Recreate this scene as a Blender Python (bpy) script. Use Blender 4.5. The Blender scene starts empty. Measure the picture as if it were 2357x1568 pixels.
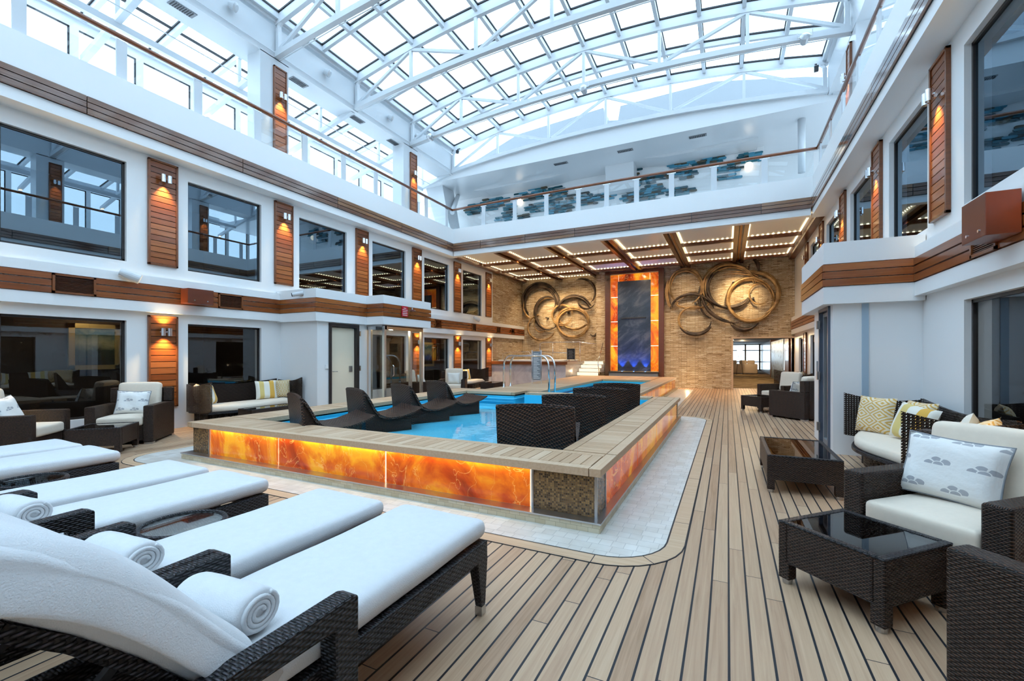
import bpy, math, random
from mathutils import Matrix, Vector
random.seed(7)
SC = bpy.context.scene
COL = SC.collection
PI = math.pi

# ------------------------------------------------------------------ camera
FPX, CX, HY, VX, H = 1018.0, 1178.5, 816.0, 1675.0, 1.4
YAW = math.atan((VX - CX) / FPX)
SN, CS = math.sin(YAW), math.cos(YAW)
cam = bpy.data.cameras.new('camera'); camo = bpy.data.objects.new('camera', cam); COL.objects.link(camo)
camo.location = (0, 0, H); camo.rotation_euler = (PI / 2, 0, YAW)
cam.sensor_width = 36; cam.lens = 36 * FPX / 2357; cam.shift_y = (HY - 784) / 2357
cam.clip_start = 0.03; cam.clip_end = 300
SC.camera = camo

def ray(px, py):
    u = (px - CX) / FPX
    return (-SN + CS * u, CS + SN * u, (HY - py) / FPX)
def on_y(px, py, y):            # point of a wall plane y = const measured at a photo pixel
    d = ray(px, py); t = y / d[1]; return (d[0] * t, y, H + d[2] * t)

# ------------------------------------------------------------------ mesh builder
class MB:
    def __init__(s): s.v = []; s.f = []; s.m = []; s.M = None
    def add(s, vs, fs, mi=0):
        b = len(s.v)
        if s.M is not None: vs = [tuple(s.M @ Vector(p)) for p in vs]
        s.v += [tuple(p) for p in vs]; s.f += [tuple(b + i for i in f) for f in fs]; s.m += [mi] * len(fs)
        return s
    def box(s, x0, x1, y0, y1, z0, z1, mi=0):
        if x1 < x0: x0, x1 = x1, x0
        if y1 < y0: y0, y1 = y1, y0
        v = [(x, y, z) for x in (x0, x1) for y in (y0, y1) for z in (z0, z1)]
        return s.add(v, [(0, 1, 3, 2), (4, 6, 7, 5), (0, 4, 5, 1), (2, 3, 7, 6), (0, 2, 6, 4), (1, 5, 7, 3)], mi)
    def prism(s, poly, z0, z1, mi=0):       # poly in xy, counter-clockwise
        n = len(poly)
        v = [(x, y, z0) for x, y in poly] + [(x, y, z1) for x, y in poly]
        f = [tuple(range(n - 1, -1, -1)), tuple(range(n, 2 * n))] + [(i, (i + 1) % n, n + (i + 1) % n, n + i) for i in range(n)]
        return s.add(v, f, mi)
    def prism_y(s, poly, y0, y1, mi=0):     # poly in xz
        n = len(poly)
        v = [(x, y0, z) for x, z in poly] + [(x, y1, z) for x, z in poly]
        f = [tuple(range(n)), tuple(range(2 * n - 1, n - 1, -1))] + [((i + 1) % n, i, n + i, n + (i + 1) % n) for i in range(n)]
        return s.add(v, f, mi)
    def prism_x(s, poly, x0, x1, mi=0):     # poly in yz
        n = len(poly)
        v = [(x0, y, z) for y, z in poly] + [(x1, y, z) for y, z in poly]
        f = [tuple(range(n - 1, -1, -1)), tuple(range(n, 2 * n))] + [(i, (i + 1) % n, n + (i + 1) % n, n + i) for i in range(n)]
        return s.add(v, f, mi)
    def bar(s, p, q, w, h, mi=0):           # rectangular bar from p to q, w sideways, h in the up-ish direction
        p, q = Vector(p), Vector(q); d = (q - p).normalized()
        up = Vector((0, 0, 1)) if abs(d.z) < .95 else Vector((1, 0, 0))
        a = d.cross(up).normalized() * w / 2; b = a.cross(d).normalized() * h / 2
        v = [p - a - b, p + a - b, p + a + b, p - a + b, q - a - b, q + a - b, q + a + b, q - a + b]
        return s.add(v, [(0, 1, 2, 3), (7, 6, 5, 4), (0, 4, 5, 1), (1, 5, 6, 2), (2, 6, 7, 3), (3, 7, 4, 0)], mi)
    def tube(s, pts, r, n=8, closed=False, mi=0):
        pts = [Vector(p) for p in pts]; k = len(pts); vs = []; nrm = None
        for i, p in enumerate(pts):
            if closed: t = pts[(i + 1) % k] - pts[i - 1]
            else: t = pts[min(i + 1, k - 1)] - pts[max(i - 1, 0)]
            if t.length < 1e-9: t = Vector((0, 0, 1))
            t.normalize()
            if nrm is None:
                nrm = t.orthogonal().normalized()
            nrm = (nrm - t * nrm.dot(t))
            nrm = nrm.normalized() if nrm.length > 1e-6 else t.orthogonal().normalized()
            b = t.cross(nrm); rr = r[i] if isinstance(r, (list, tuple)) else r
            vs += [p + (nrm * math.cos(2 * PI * j / n) + b * math.sin(2 * PI * j / n)) * rr for j in range(n)]
        fs = []
        for i in range(k if closed else k - 1):
            a, c = i * n, ((i + 1) % k) * n
            fs += [(a + j, a + (j + 1) % n, c + (j + 1) % n, c + j) for j in range(n)]
        if not closed: fs += [tuple(range(n - 1, -1, -1)), tuple((k - 1) * n + j for j in range(n))]
        return s.add(vs, fs, mi)
    def lathe(s, prof, n=24, c=(0, 0, 0), mi=0):    # prof (r, z)
        vs = []; fs = []
        for r, z in prof: vs += [(c[0] + r * math.cos(2 * PI * j / n), c[1] + r * math.sin(2 * PI * j / n), c[2] + z) for j in range(n)]
        for i in range(len(prof) - 1):
            fs += [(i * n + j, i * n + (j + 1) % n, (i + 1) * n + (j + 1) % n, (i + 1) * n + j) for j in range(n)]
        if prof[0][0] > 1e-6: fs.append(tuple(range(n - 1, -1, -1)))
        if prof[-1][0] > 1e-6: fs.append(tuple((len(prof) - 1) * n + j for j in range(n)))
        return s.add(vs, fs, mi)
    def soft(s, x0, x1, y0, y1, z0, z1, r=.03, puff=0.0, n=5, mi=0, wob=0.0):   # rounded, slightly puffed cushion box
        hx, hy, hz = (x1 - x0) / 2, (y1 - y0) / 2, (z1 - z0) / 2; r = min(r, hx * .98, hy * .98, hz * .98)
        c = Vector(((x0 + x1) / 2, (y0 + y1) / 2, (z0 + z1) / 2))
        def ax(h): return [-h, -h + .15 * r, -h + .45 * r, -h + r] + [(-h + r) + (2 * h - 2 * r) * i / n for i in range(1, n)] + [h - r, h - .45 * r, h - .15 * r, h]
        A = [ax(hx), ax(hy), ax(hz)]; ids = {}; vs = []; fs = []
        def vid(p):
            k = (round(p[0], 5), round(p[1], 5), round(p[2], 5))
            if k not in ids:
                P = Vector(p); q = Vector((max(-hx + r, min(hx - r, p[0])), max(-hy + r, min(hy - r, p[1])), max(-hz + r, min(hz - r, p[2]))))
                d = P - q; d = d.normalized() * r if d.length > 1e-9 else d
                o = q + d; u, v, w = o.x / hx, o.y / hy, o.z / hz
                if puff: o = o + Vector((w and 0, 0, puff * w * (1 - u * u) * (1 - v * v)))
                if wob: o.z += wob * math.sin(o.x * 9.1 + o.y * 5.3) * w; o.x += wob * .6 * math.sin(o.y * 11 + o.z * 8)
                ids[k] = len(vs); vs.append(o + c)
            return ids[k]
        for a in range(3):
            b_, c_ = (a + 1) % 3, (a + 2) % 3
            for sgn, val in ((-1, A[a][0]), (1, A[a][-1])):
                for i in range(len(A[b_]) - 1):
                    for j in range(len(A[c_]) - 1):
                        q = []
                        for (ii, jj) in ((i, j), (i + 1, j), (i + 1, j + 1), (i, j + 1)):
                            p = [0, 0, 0]; p[a] = val; p[b_] = A[b_][ii]; p[c_] = A[c_][jj]; q.append(vid(p))
                        fs.append(tuple(q) if sgn > 0 else tuple(reversed(q)))
        return s.add(vs, fs, mi)
    def build(s, name, mats, parent=None, smooth=False, bevel=0, seg=2, uv=True):
        me = bpy.data.meshes.new(name); me.from_pydata(s.v, [], s.f); 
        for m in (mats if isinstance(mats, (list, tuple)) else [mats]): me.materials.append(m)
        if any(s.m): me.polygons.foreach_set('material_index', s.m)
        if uv:
            L = me.uv_layers.new(name='UVMap'); dat = [0.0] * (2 * len(me.loops)); vs = s.v
            for p in me.polygons:
                n = p.normal; ax_, ay, az = abs(n.x), abs(n.y), abs(n.z)
                for li in p.loop_indices:
                    v = vs[me.loops[li].vertex_index]
                    if az >= ax_ and az >= ay: a = (v[0], v[1])
                    elif ax_ >= ay: a = (v[1], v[2])
                    else: a = (v[0], v[2])
                    dat[2 * li] = a[0]; dat[2 * li + 1] = a[1]
            L.data.foreach_set('uv', dat)
        if smooth: me.polygons.foreach_set('use_smooth', [True] * len(me.polygons))
        me.update()
        o = bpy.data.objects.new(name, me); COL.objects.link(o)
        if parent is not None: o.parent = parent
        if bevel:
            b = o.modifiers.new('bevel', 'BEVEL'); b.width = bevel; b.segments = seg; b.limit_method = 'ANGLE'; b.angle_limit = .6
            b.harden_normals = False
        return o

def tag(o, label=None, cat=None, group=None, kind=None):
    if label: o['label'] = label
    if cat: o['category'] = cat
    if group: o['group'] = group
    if kind: o['kind'] = kind
    return o
def thing(name, label, cat, loc=(0, 0, 0), rz=0, group=None):
    o = bpy.data.objects.new(name, None); COL.objects.link(o); o.location = loc; o.rotation_euler = (0, 0, rz)
    o.empty_display_size = .1
    return tag(o, label, cat, group)
def struct(name, mb, mats, parent=None, **k):
    o = mb.build(name, mats, parent, **k)
    if parent is None: o['kind'] = 'structure'
    return o
KIDS = {}
def kids(o): return [c for c in COL.objects if c.parent == o]
def dup(root, loc, rz=0, label=None, group=None, scale=None):
    r = root.copy(); COL.objects.link(r); r.location = loc; r.rotation_euler = (0, 0, rz)
    if scale: r.scale = scale
    if label: r['label'] = label
    if group: r['group'] = group
    if root.name not in KIDS: KIDS[root.name] = [(c, kids(c)) for c in kids(root)]
    for ch, gs in KIDS[root.name]:
        c = ch.copy(); COL.objects.link(c); c.parent = r
        for g in gs:
            d = g.copy(); COL.objects.link(d); d.parent = c
    return r

# ------------------------------------------------------------------ materials
class NT:
    def __init__(s, name):
        s.mat = bpy.data.materials.new(name); s.mat.use_nodes = True; s.t = s.mat.node_tree
        s.t.nodes.clear(); s.out = s.t.nodes.new('ShaderNodeOutputMaterial')
    def n(s, typ, props=None, **ins):
        nd = s.t.nodes.new('ShaderNode' + typ)
        for k, v in (props or {}).items(): setattr(nd, k, v)
        for k, v in ins.items():
            k = k.replace('_', ' ')
            if k.startswith('i') and k[1:].isdigit(): sock = nd.inputs[int(k[1:])]
            else: sock = nd.inputs[k]
            if isinstance(v, bpy.types.NodeSocket): s.t.links.new(v, sock)
            else: sock.default_value = v
        return nd
    def m(s, op, a, b=None, c=None, clamp=False):
        k = {'i0': a}
        if b is not None: k['i1'] = b
        if c is not None: k['i2'] = c
        return s.n('Math', {'operation': op, 'use_clamp': clamp}, **k).outputs[0]
    def mix(s, f, a, b, typ='MIX'):
        nd = s.n('Mix', {'data_type': 'RGBA', 'blend_type': typ})
        for sock, v in ((nd.inputs[0], f), (nd.inputs[6], a), (nd.inputs[7], b)):
            if isinstance(v, bpy.types.NodeSocket): s.t.links.new(v, sock)
            else: sock.default_value = v
        return nd.outputs[2]
    def ramp(s, f, stops, interp='LINEAR'):
        nd = s.n('ValToRGB', Fac=f); cr = nd.color_ramp; cr.interpolation = interp
        while len(cr.elements) < len(stops): cr.elements.new(.5)
        for e, (p, c) in zip(cr.elements, stops): e.position = p; e.color = rgb(c)
        return nd.outputs[0]
    def coord(s, which='Object'): return s.n('TexCoord').outputs[which]
    def mapping(s, v, scale=(1, 1, 1), loc=(0, 0, 0), rot=(0, 0, 0)):
        return s.n('Mapping', Vector=v, Scale=scale, Location=loc, Rotation=rot).outputs[0]
    def noise(s, v, scale=5, detail=3, rough=.5, dist=0):
        return s.n('TexNoise', Vector=v, Scale=scale, Detail=detail, Roughness=rough, Distortion=dist).outputs[0]
    def bump(s, h, strength=.3, dist=.01, normal=None):
        k = dict(Height=h, Strength=strength, Distance=dist)
        if normal is not None: k['Normal'] = normal
        return s.n('Bump', **k).outputs[0]
    def pbr(s, **k):
        nd = s.n('BsdfPrincipled', **k); return nd.outputs[0]
    def facing(s):
        g = s.n('NewGeometry'); d = s.n('VectorMath', {'operation': 'DOT_PRODUCT'}, i0=g.outputs['Normal'], i1=g.outputs['Incoming']).outputs['Value']
        return s.m('ABSOLUTE', d)
    def done(s, sh): s.t.links.new(sh, s.out.inputs[0]); return s.mat
def rgb(c): return tuple(c) + (1,) if len(c) == 3 else tuple(c)
def S(r, g, b):     # sRGB 0..255 to linear
    f = lambda x: (x / 255 / 12.92) if x / 255 <= .04045 else ((x / 255 + .055) / 1.055) ** 2.4
    return (f(r), f(g), f(b), 1)
def plain(name, c, rough=.5, metal=0, spec=.5, bump=0, bscale=60, coat=0):
    t = NT(name); k = dict(Base_Color=rgb(c), Roughness=rough, Metallic=metal, Specular_IOR_Level=spec, Coat_Weight=coat)
    if bump: k['Normal'] = t.bump(t.noise(t.coord(), bscale, 4), bump, .004)
    return t.done(t.pbr(**k))
def emit(name, c, st):
    t = NT(name); return t.done(t.n('Emission', Color=rgb(c), Strength=st).outputs[0])

M = {}
M['white'] = plain('white_paint', (.88, .885, .89), .38, bump=.03, bscale=9)
M['soffit'] = plain('satin_white_paint', (.76, .78, .80), .2)
M['steelwhite'] = plain('white_steel_paint', (.66, .69, .72), .3)
M['cream'] = plain('cream_wall', S(232, 222, 200), .5)
M['black'] = plain('black_rubber', (.012, .013, .018), .5)
M['chrome'] = plain('chrome', (.8, .8, .82), .12, 1)
M['brush'] = plain('brushed_steel', (.55, .55, .56), .3, 1)
M['darkframe'] = plain('dark_bronze_frame', (.03, .025, .025), .35)
M['brownmetal'] = plain('brown_red_metal', S(110, 52, 30), .35)
M['grey'] = plain('grey_paint', (.25, .26, .28), .5)
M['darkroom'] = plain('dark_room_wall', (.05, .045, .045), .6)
M['bulb'] = emit('warm_bulb', (1, .72, .35), 25)
M['strip'] = emit('warm_step_light', (1, .80, .50), 1.5)
M['slitlight'] = emit('daylight_slit', (.9, .96, 1), 2)
M['led'] = emit('thin_warm_led', (1, .85, .55), 2.5)
M['blueled'] = emit('blue_spot', (.10, .35, 1), 30)
M['redsign'] = plain('red_sign', (.55, .01, .03), .4)
M['signwhite'] = plain('sign_white', (.8, .8, .8), .5)
M['globe'] = emit('globe_lamp_glass', (1, .86, .68), 2.2)

def wood(name, stops, rough=.25, axis='z', coat=.4, spec=.5, var=1.0):
    t = NT(name); co = t.coord()
    sc = {'z': (1.3, 1.3, 45), 'y': (45, 1.3, 45), 'x': (1.3, 45, 45)}[axis]
    rnd = t.n('NewGeometry').outputs['Random Per Island']
    off = t.n('CombineXYZ', X=t.m('MULTIPLY', rnd, 37.0), Y=t.m('MULTIPLY', rnd, 91.0), Z=t.m('MULTIPLY', rnd, 53.0)).outputs[0]
    v = t.n('VectorMath', {'operation': 'ADD'}, i0=t.mapping(co, sc), i1=off).outputs[0]
    g = t.noise(v, 1.0, 6, .65, .6)
    f = t.m('ADD', t.m('MULTIPLY', g, .75), t.m('MULTIPLY', rnd, .35 * var), clamp=True)
    c = t.ramp(f, stops)
    return t.done(t.pbr(Base_Color=c, Roughness=rough, Coat_Weight=coat, Coat_Roughness=.08, Specular_IOR_Level=spec, Normal=t.bump(g, .12, .003)))
M['teak'] = wood('glossy_teak', [(.2, S(92, 44, 14)), (.5, S(140, 74, 32)), (.8, S(176, 106, 54))], .3)
M['teakframe'] = wood('teak_frame', [(.2, S(84, 42, 16)), (.7, S(132, 74, 36))], .35)
M['weathered'] = wood('weathered_glossy_teak', [(.2, S(78, 50, 38)), (.45, S(112, 78, 62)), (.65, S(130, 96, 74)), (.85, S(160, 112, 66))], .12, coat=.8)
M['handrail'] = wood('varnished_handrail', [(.2, S(96, 50, 26)), (.8, S(140, 78, 42))], .2, 'y')
M['coping'] = wood('bleached_teak', [(.15, S(160, 122, 90)), (.5, S(202, 166, 132)), (.85, S(222, 194, 164))], .5, 'x', 0, .3)
M['copingx'] = wood('bleached_teak_cross', [(.15, S(160, 122, 90)), (.5, S(202, 166, 132)), (.85, S(222, 194, 164))], .5, 'y', 0, .3)
M['mahog'] = wood('mahogany_grid', [(.2, S(70, 34, 16)), (.8, S(112, 62, 34))], .3)

def m_deck():
    t = NT('teak_deck_planks'); sx = t.n('SeparateXYZ', Vector=t.coord()); x, y = sx.outputs[0], sx.outputs[1]
    u = t.m('DIVIDE', x, .0935); k = t.m('FLOOR', u); fr = t.m('FRACT', u)
    r = t.n('TexWhiteNoise', {'noise_dimensions': '1D'}, W=k).outputs[0]
    yy = t.m('DIVIDE', t.m('ADD', y, t.m('MULTIPLY', r, 9.7)), 2.3); ks = t.m('FLOOR', yy); fy = t.m('FRACT', yy)
    r2 = t.n('TexWhiteNoise', {'noise_dimensions': '2D'}, Vector=t.n('CombineXYZ', X=k, Y=ks).outputs[0]).outputs[0]
    v = t.n('CombineXYZ', X=t.m('ADD', t.m('MULTIPLY', x, 55.0), t.m('MULTIPLY', r2, 300.0)), Y=t.m('MULTIPLY', y, 1.6), Z=t.m('MULTIPLY', r2, 40.0)).outputs[0]
    g = t.noise(v, 1.0, 6, .62, .8)
    f = t.m('ADD', t.m('MULTIPLY', g, .72), t.m('MULTIPLY', r2, .30), clamp=True)
    c = t.ramp(f, [(.15, S(150, 114, 82)), (.42, S(184, 148, 118)), (.65, S(200, 166, 134)), (.9, S(214, 184, 154))])
    seam = t.m('LESS_THAN', fr, .118); joint = t.m('LESS_THAN', fy, .0022)
    ms = t.m('MAXIMUM', seam, joint)
    c = t.mix(ms, c, (.012, .014, .02, 1))
    rough = t.m('ADD', .38, t.m('MULTIPLY', g, .2))
    bm = t.bump(t.m('SUBTRACT', t.m('MULTIPLY', g, .15), t.m('MULTIPLY', ms, .5)), .35, .004)
    return t.done(t.pbr(Base_Color=c, Roughness=rough, Specular_IOR_Level=.35, Normal=bm))
M['deck'] = m_deck()

def m_wicker(name, c1, c2, w=.011, h=.0075, open_=False, herring=False, rough=.36):
    t = NT(name); s = t.n('SeparateXYZ', Vector=t.coord('UV')); u, v = s.outputs[0], s.outputs[1]
    if herring: v = t.m('ADD', v, t.m('MULTIPLY', t.m('ABSOLUTE', u), .35))
    vv = t.m('DIVIDE', v, h); row = t.m('FLOOR', vv)
    odd = t.m('MULTIPLY', t.m('MODULO', t.m('ABSOLUTE', row), 2.0), .5)
    uu = t.m('ADD', t.m('DIVIDE', u, w * 2), odd)
    a = t.m('ABSOLUTE', t.m('SINE', t.m('MULTIPLY', uu, PI)))
    b = t.m('ABSOLUTE', t.m('SINE', t.m('MULTIPLY', vv, PI)))
    hgt = t.m('MULTIPLY', t.m('POWER', a, .6), t.m('POWER', b, .6))
    vert = t.m('MULTIPLY', t.m('LESS_THAN', a, .35), .4)
    hh = t.m('MAXIMUM', hgt, vert)
    nz = t.noise(t.coord('UV'), 55, 2)
    f = t.m('MULTIPLY', t.m('POWER', hh, 1.2), t.m('ADD', .45, t.m('MULTIPLY', nz, .95)), clamp=True)
    c = t.ramp(f, [(0, (.004, .004, .004)), (.5, c1), (1, c2)])  # shade between strands and highlights on them painted into the colour
    sh = t.pbr(Base_Color=c, Roughness=rough, Specular_IOR_Level=.3, Normal=t.bump(hh, 1.0, .007))
    if open_:
        p = .030
        fu = t.m('SUBTRACT', t.m('FRACT', t.m('DIVIDE', u, p)), .5); fv = t.m('SUBTRACT', t.m('FRACT', t.m('DIVIDE', s.outputs[1], p * .9)), .5)
        d = t.m('ADD', t.m('MULTIPLY', fu, fu), t.m('MULTIPLY', fv, fv)); hole = t.m('LESS_THAN', d, .075)
        sh = t.n('MixShader', Fac=hole, i1=sh, i2=t.n('BsdfTransparent').outputs[0]).outputs[0]
    return t.done(sh)
M['wicker'] = m_wicker('brown_wicker', S(36, 26, 22), S(110, 78, 60), .015, .0095)
M['wickerdark'] = m_wicker('black_wicker', S(28, 27, 30), S(88, 84, 90), .017, .0105)
M['wickeropen'] = m_wicker('open_weave_wicker', S(34, 25, 22), S(84, 62, 50), .012, .010, True)
M['wickerpool'] = m_wicker('herringbone_wicker', S(40, 29, 25), S(128, 86, 62), .026, .02, False, True)

def m_fabric(name, c, bs=400, st=.25, rough=.85, big=.0):
    t = NT(name); co = t.coord(); n1 = t.noise(co, bs, 3)
    h = t.m('ADD', n1, t.m('MULTIPLY', t.noise(co, 7, 3), big * 30)) if big else n1
    c2 = tuple(x * .9 for x in c[:3]) + (1,)
    return t.done(t.pbr(Base_Color=t.mix(t.noise(co, 30, 4), c2, rgb(c)), Roughness=rough, Specular_IOR_Level=.15, Sheen_Weight=.25, Normal=t.bump(h, st, .003)))
M['terry'] = m_fabric('white_terry_towelling', (.79, .79, .80), 240, .55, .95, .05)
M['cushion'] = m_fabric('cream_canvas', S(242, 226, 206), 500, .12, .85, .02)
M['pillowwhite'] = m_fabric('off_white_cotton', S(236, 232, 224))

def m_stripe():
    t = NT('yellow_white_striped_cotton'); s = t.n('SeparateXYZ', Vector=t.coord('Generated')); x = s.outputs[0]
    a = t.m('LESS_THAN', t.m('ABSOLUTE', t.m('SUBTRACT', x, .27)), .10); b = t.m('LESS_THAN', t.m('ABSOLUTE', t.m('SUBTRACT', x, .73)), .11)
    c = t.mix(a, S(238, 234, 222), S(222, 200, 128)); c = t.mix(b, c, S(226, 178, 84))
    return t.done(t.pbr(Base_Color=c, Roughness=.85, Sheen_Weight=.2, Specular_IOR_Level=.15, Normal=t.bump(t.noise(t.coord('Generated'), 200, 2), .1, .002)))
def m_ikat():
    t = NT('yellow_ikat_cotton'); s = t.n('SeparateXYZ', Vector=t.coord('Generated')); x, z = s.outputs[0], s.outputs[2]
    nz = t.m('MULTIPLY', t.noise(t.coord('Generated'), 9, 2), .06)
    fx = t.m('ABSOLUTE', t.m('SUBTRACT', t.m('FRACT', t.m('ADD', t.m('MULTIPLY', x, 2.0), nz)), .5))
    fz = t.m('ABSOLUTE', t.m('SUBTRACT', t.m('FRACT', t.m('ADD', t.m('MULTIPLY', z, 3.0), nz)), .5))
    d = t.m('FRACT', t.m('MULTIPLY', t.m('ADD', fx, fz), 4.0))
    return t.done(t.pbr(Base_Color=t.mix(t.m('LESS_THAN', d, .45), S(232, 220, 196), S(214, 172, 92)), Roughness=.85, Specular_IOR_Level=.15, Sheen_Weight=.2))
def m_motif():      # scattered grey wave crests: arcs of blobs over a dome
    t = NT('white_cotton_grey_wave_motif'); s = t.n('SeparateXYZ', Vector=t.coord('Generated')); x, z = s.outputs[0], s.outputs[2]
    row = t.m('MULTIPLY', z, 2.6); k = t.m('FLOOR', row); xx = t.m('ADD', t.m('MULTIPLY', x, 2.4), t.m('MULTIPLY', t.m('MODULO', k, 2.0), .5))
    fx = t.m('SUBTRACT', t.m('FRACT', xx), .5); fz = t.m('SUBTRACT', t.m('FRACT', row), .34)
    rr = t.m('SQRT', t.m('ADD', t.m('MULTIPLY', fx, fx), t.m('MULTIPLY', t.m('MULTIPLY', fz, fz), 1.3)))
    ang = t.m('ARCTAN2', fz, fx)
    up = t.m('GREATER_THAN', fz, -.02)
    dome = t.m('MULTIPLY', t.m('LESS_THAN', rr, .12), up)
    pet = t.m('ADD', .25, t.m('MULTIPLY', t.m('ABSOLUTE', t.m('SINE', t.m('MULTIPLY', ang, 2.5))), .09))
    ring = t.m('MULTIPLY', t.m('MULTIPLY', t.m('GREATER_THAN', rr, .15), t.m('LESS_THAN', rr, pet)), up)
    gap = t.m('GREATER_THAN', t.m('ABSOLUTE', t.m('SINE', t.m('MULTIPLY', ang, 2.5))), .3)
    m_ = t.m('MAXIMUM', dome, t.m('MULTIPLY', ring, gap))
    return t.done(t.pbr(Base_Color=t.mix(m_, S(240, 238, 234), S(178, 178, 182)), Roughness=.85, Specular_IOR_Level=.15, Sheen_Weight=.2, Normal=t.bump(t.noise(t.coord('Generated'), 6, 3), .25, .03)))
M['stripe'] = m_stripe(); M['ikat'] = m_ikat(); M['motif'] = m_motif()

def m_stone():
    t = NT('split_face_stone'); s = t.n('SeparateXYZ', Vector=t.coord())
    v = t.n('CombineXYZ', X=t.m('ADD', s.outputs[0], s.outputs[1]), Y=s.outputs[2], Z=0.0).outputs[0]
    def br(w, r, off):
        nd = t.n('TexBrick', {'offset': off, 'squash': 1.0}, Vector=v, Color1=(0, 0, 0, 1), Color2=(1, 1, 1, 1), Mortar=(.0, .0, .0, 1), Scale=1.0, Mortar_Size=.0035, Brick_Width=w, Row_Height=r); return nd
    b = br(.33, .042, .37); b2 = br(.21, .042, .63)
    f = t.m('ADD', t.m('MULTIPLY', t.n('SeparateColor', Color=b.outputs[0]).outputs[0], .5), t.m('MULTIPLY', t.n('SeparateColor', Color=b2.outputs[0]).outputs[0], .3))
    f = t.m('ADD', f, t.m('MULTIPLY', t.noise(t.coord(), 14, 4), .3), clamp=True)
    c = t.ramp(f, [(.12, S(138, 112, 84)), (.3, S(184, 158, 126)), (.5, S(214, 192, 160)), (.65, S(196, 170, 136)), (.8, S(226, 210, 184))])
    c = t.mix(t.m('MAXIMUM', b.outputs[1], t.m('MULTIPLY', b2.outputs[1], .5)), c, S(84, 66, 48))
    h = t.m('ADD', f, t.m('MULTIPLY', b.outputs[1], -1.2))
    return t.done(t.pbr(Base_Color=c, Roughness=.8, Specular_IOR_Level=.2, Normal=t.bump(h, .8, .03)))
M['stone'] = m_stone()

def m_tile():
    t = NT('pale_stone_paving_tiles'); s = t.n('SeparateXYZ', Vector=t.coord()); v = t.n('CombineXYZ', X=s.outputs[0], Y=s.outputs[1], Z=0.0).outputs[0]
    b = t.n('TexBrick', {'offset': .5, 'squash': .6, 'squash_frequency': 2}, Vector=v, Color1=S(212, 206, 196), Color2=S(232, 228, 220), Mortar=S(176, 172, 166), Scale=1.0, Mortar_Size=.0025, Brick_Width=.15, Row_Height=.1)
    c = t.mix(.35, b.outputs[0], t.ramp(t.noise(v, 6, 5), [(.3, S(196, 184, 168)), (.7, S(236, 234, 230))]))
    return t.done(t.pbr(Base_Color=c, Roughness=.32, Specular_IOR_Level=.4, Normal=t.bump(b.outputs[1], -.2, .002)))
M['tile'] = m_tile()
def m_wallgrid(name, w, h, c1, c2, mort, ms=.0016, rough=.3, off=0.0, metal=0.0, bias=0.0):
    t = NT(name); s = t.n('SeparateXYZ', Vector=t.coord())
    v = t.n('CombineXYZ', X=t.m('ADD', s.outputs[0], s.outputs[1]), Y=s.outputs[2], Z=0.0).outputs[0]
    b = t.n('TexBrick', {'offset': off}, Vector=v, Color1=rgb(c1), Color2=rgb(c2), Mortar=rgb(mort), Scale=1.0, Mortar_Size=ms, Brick_Width=w, Row_Height=h, Bias=bias)
    return t.done(t.pbr(Base_Color=b.outputs[0], Roughness=rough, Metallic=metal, Normal=t.bump(b.outputs[1], -.3, .002)))
M['mosaic'] = m_wallgrid('bronze_glass_mosaic', .017, .017, S(64, 44, 28), S(176, 132, 82), S(120, 106, 88), .0013, .22)
M['plinth'] = m_wallgrid('plinth_stone_tile', .09, .043, S(206, 190, 158), S(224, 212, 186), S(170, 156, 130), .0015, .5, .4)
M['pooltile'] = m_wallgrid('pool_side_tiles', .06, .06, S(30, 130, 190), S(60, 170, 220), S(120, 210, 235), .002, .2)

def m_onyx(st=1.0, sc=1.0, name='backlit_onyx', alt=False):
    t = NT(name); co = t.coord(); rnd = t.n('NewGeometry').outputs['Random Per Island']
    v = t.n('VectorMath', {'operation': 'ADD'}, i0=t.mapping(co, (1.5 * sc, 1.5 * sc, 1.0 * sc)), i1=t.n('CombineXYZ', X=t.m('MULTIPLY', rnd, 17.0), Y=t.m('MULTIPLY', rnd, 5.0), Z=t.m('MULTIPLY', rnd, 9.0)).outputs[0]).outputs[0]
    n1 = t.noise(v, .9, 6, .58, 1.2)
    n2 = t.noise(v, 1.7, 4, .5, 1.6)
    vein = t.m('LESS_THAN', t.m('ABSOLUTE', t.m('SUBTRACT', n2, .5)), .006)
    c = t.ramp(n1, [(.28, S(110, 30, 8)), (.40, S(190, 66, 14)), (.50, S(226, 112, 18)), (.60, S(248, 176, 36)), (.70, S(238, 140, 30)), (.85, S(150, 50, 12))])
    c = t.mix(t.m('MULTIPLY', vein, .4), c, S(255, 200, 110))
    em = t.n('Emission', Color=c, Strength=st).outputs[0]
    gl = t.n('BsdfGlossy', Color=(1, 1, 1, 1), Roughness=.08).outputs[0]
    fr = t.n('Fresnel', IOR=1.45).outputs[0]
    base = t.n('AddShader', i0=em, i1=t.n('BsdfDiffuse', Color=t.mix(.5, c, (.1, .03, .01, 1))).outputs[0]).outputs[0]
    return t.done(t.n('MixShader', Fac=fr, i1=base, i2=gl).outputs[0])
M['onyx'] = m_onyx(.62); M['onyxwall'] = m_onyx(.85, 1.0, 'backlit_onyx_border')
def m_slate():
    t = NT('dark_wet_slate'); co = t.coord(); v = t.mapping(co, (1, 1, 1), (0, 0, 0), (0, .6, 0))
    n1 = t.noise(t.mapping(v, (.8, 1, 1.9)), 1.1, 10, .68, .5)
    c = t.ramp(n1, [(.3, S(26, 34, 52)), (.5, S(50, 62, 82)), (.62, S(86, 92, 106)), (.8, S(120, 106, 96))])
    return t.done(t.pbr(Base_Color=c, Roughness=.18, Specular_IOR_Level=.6, Normal=t.bump(n1, .35, .02)))
M['slate'] = m_slate()
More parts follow.
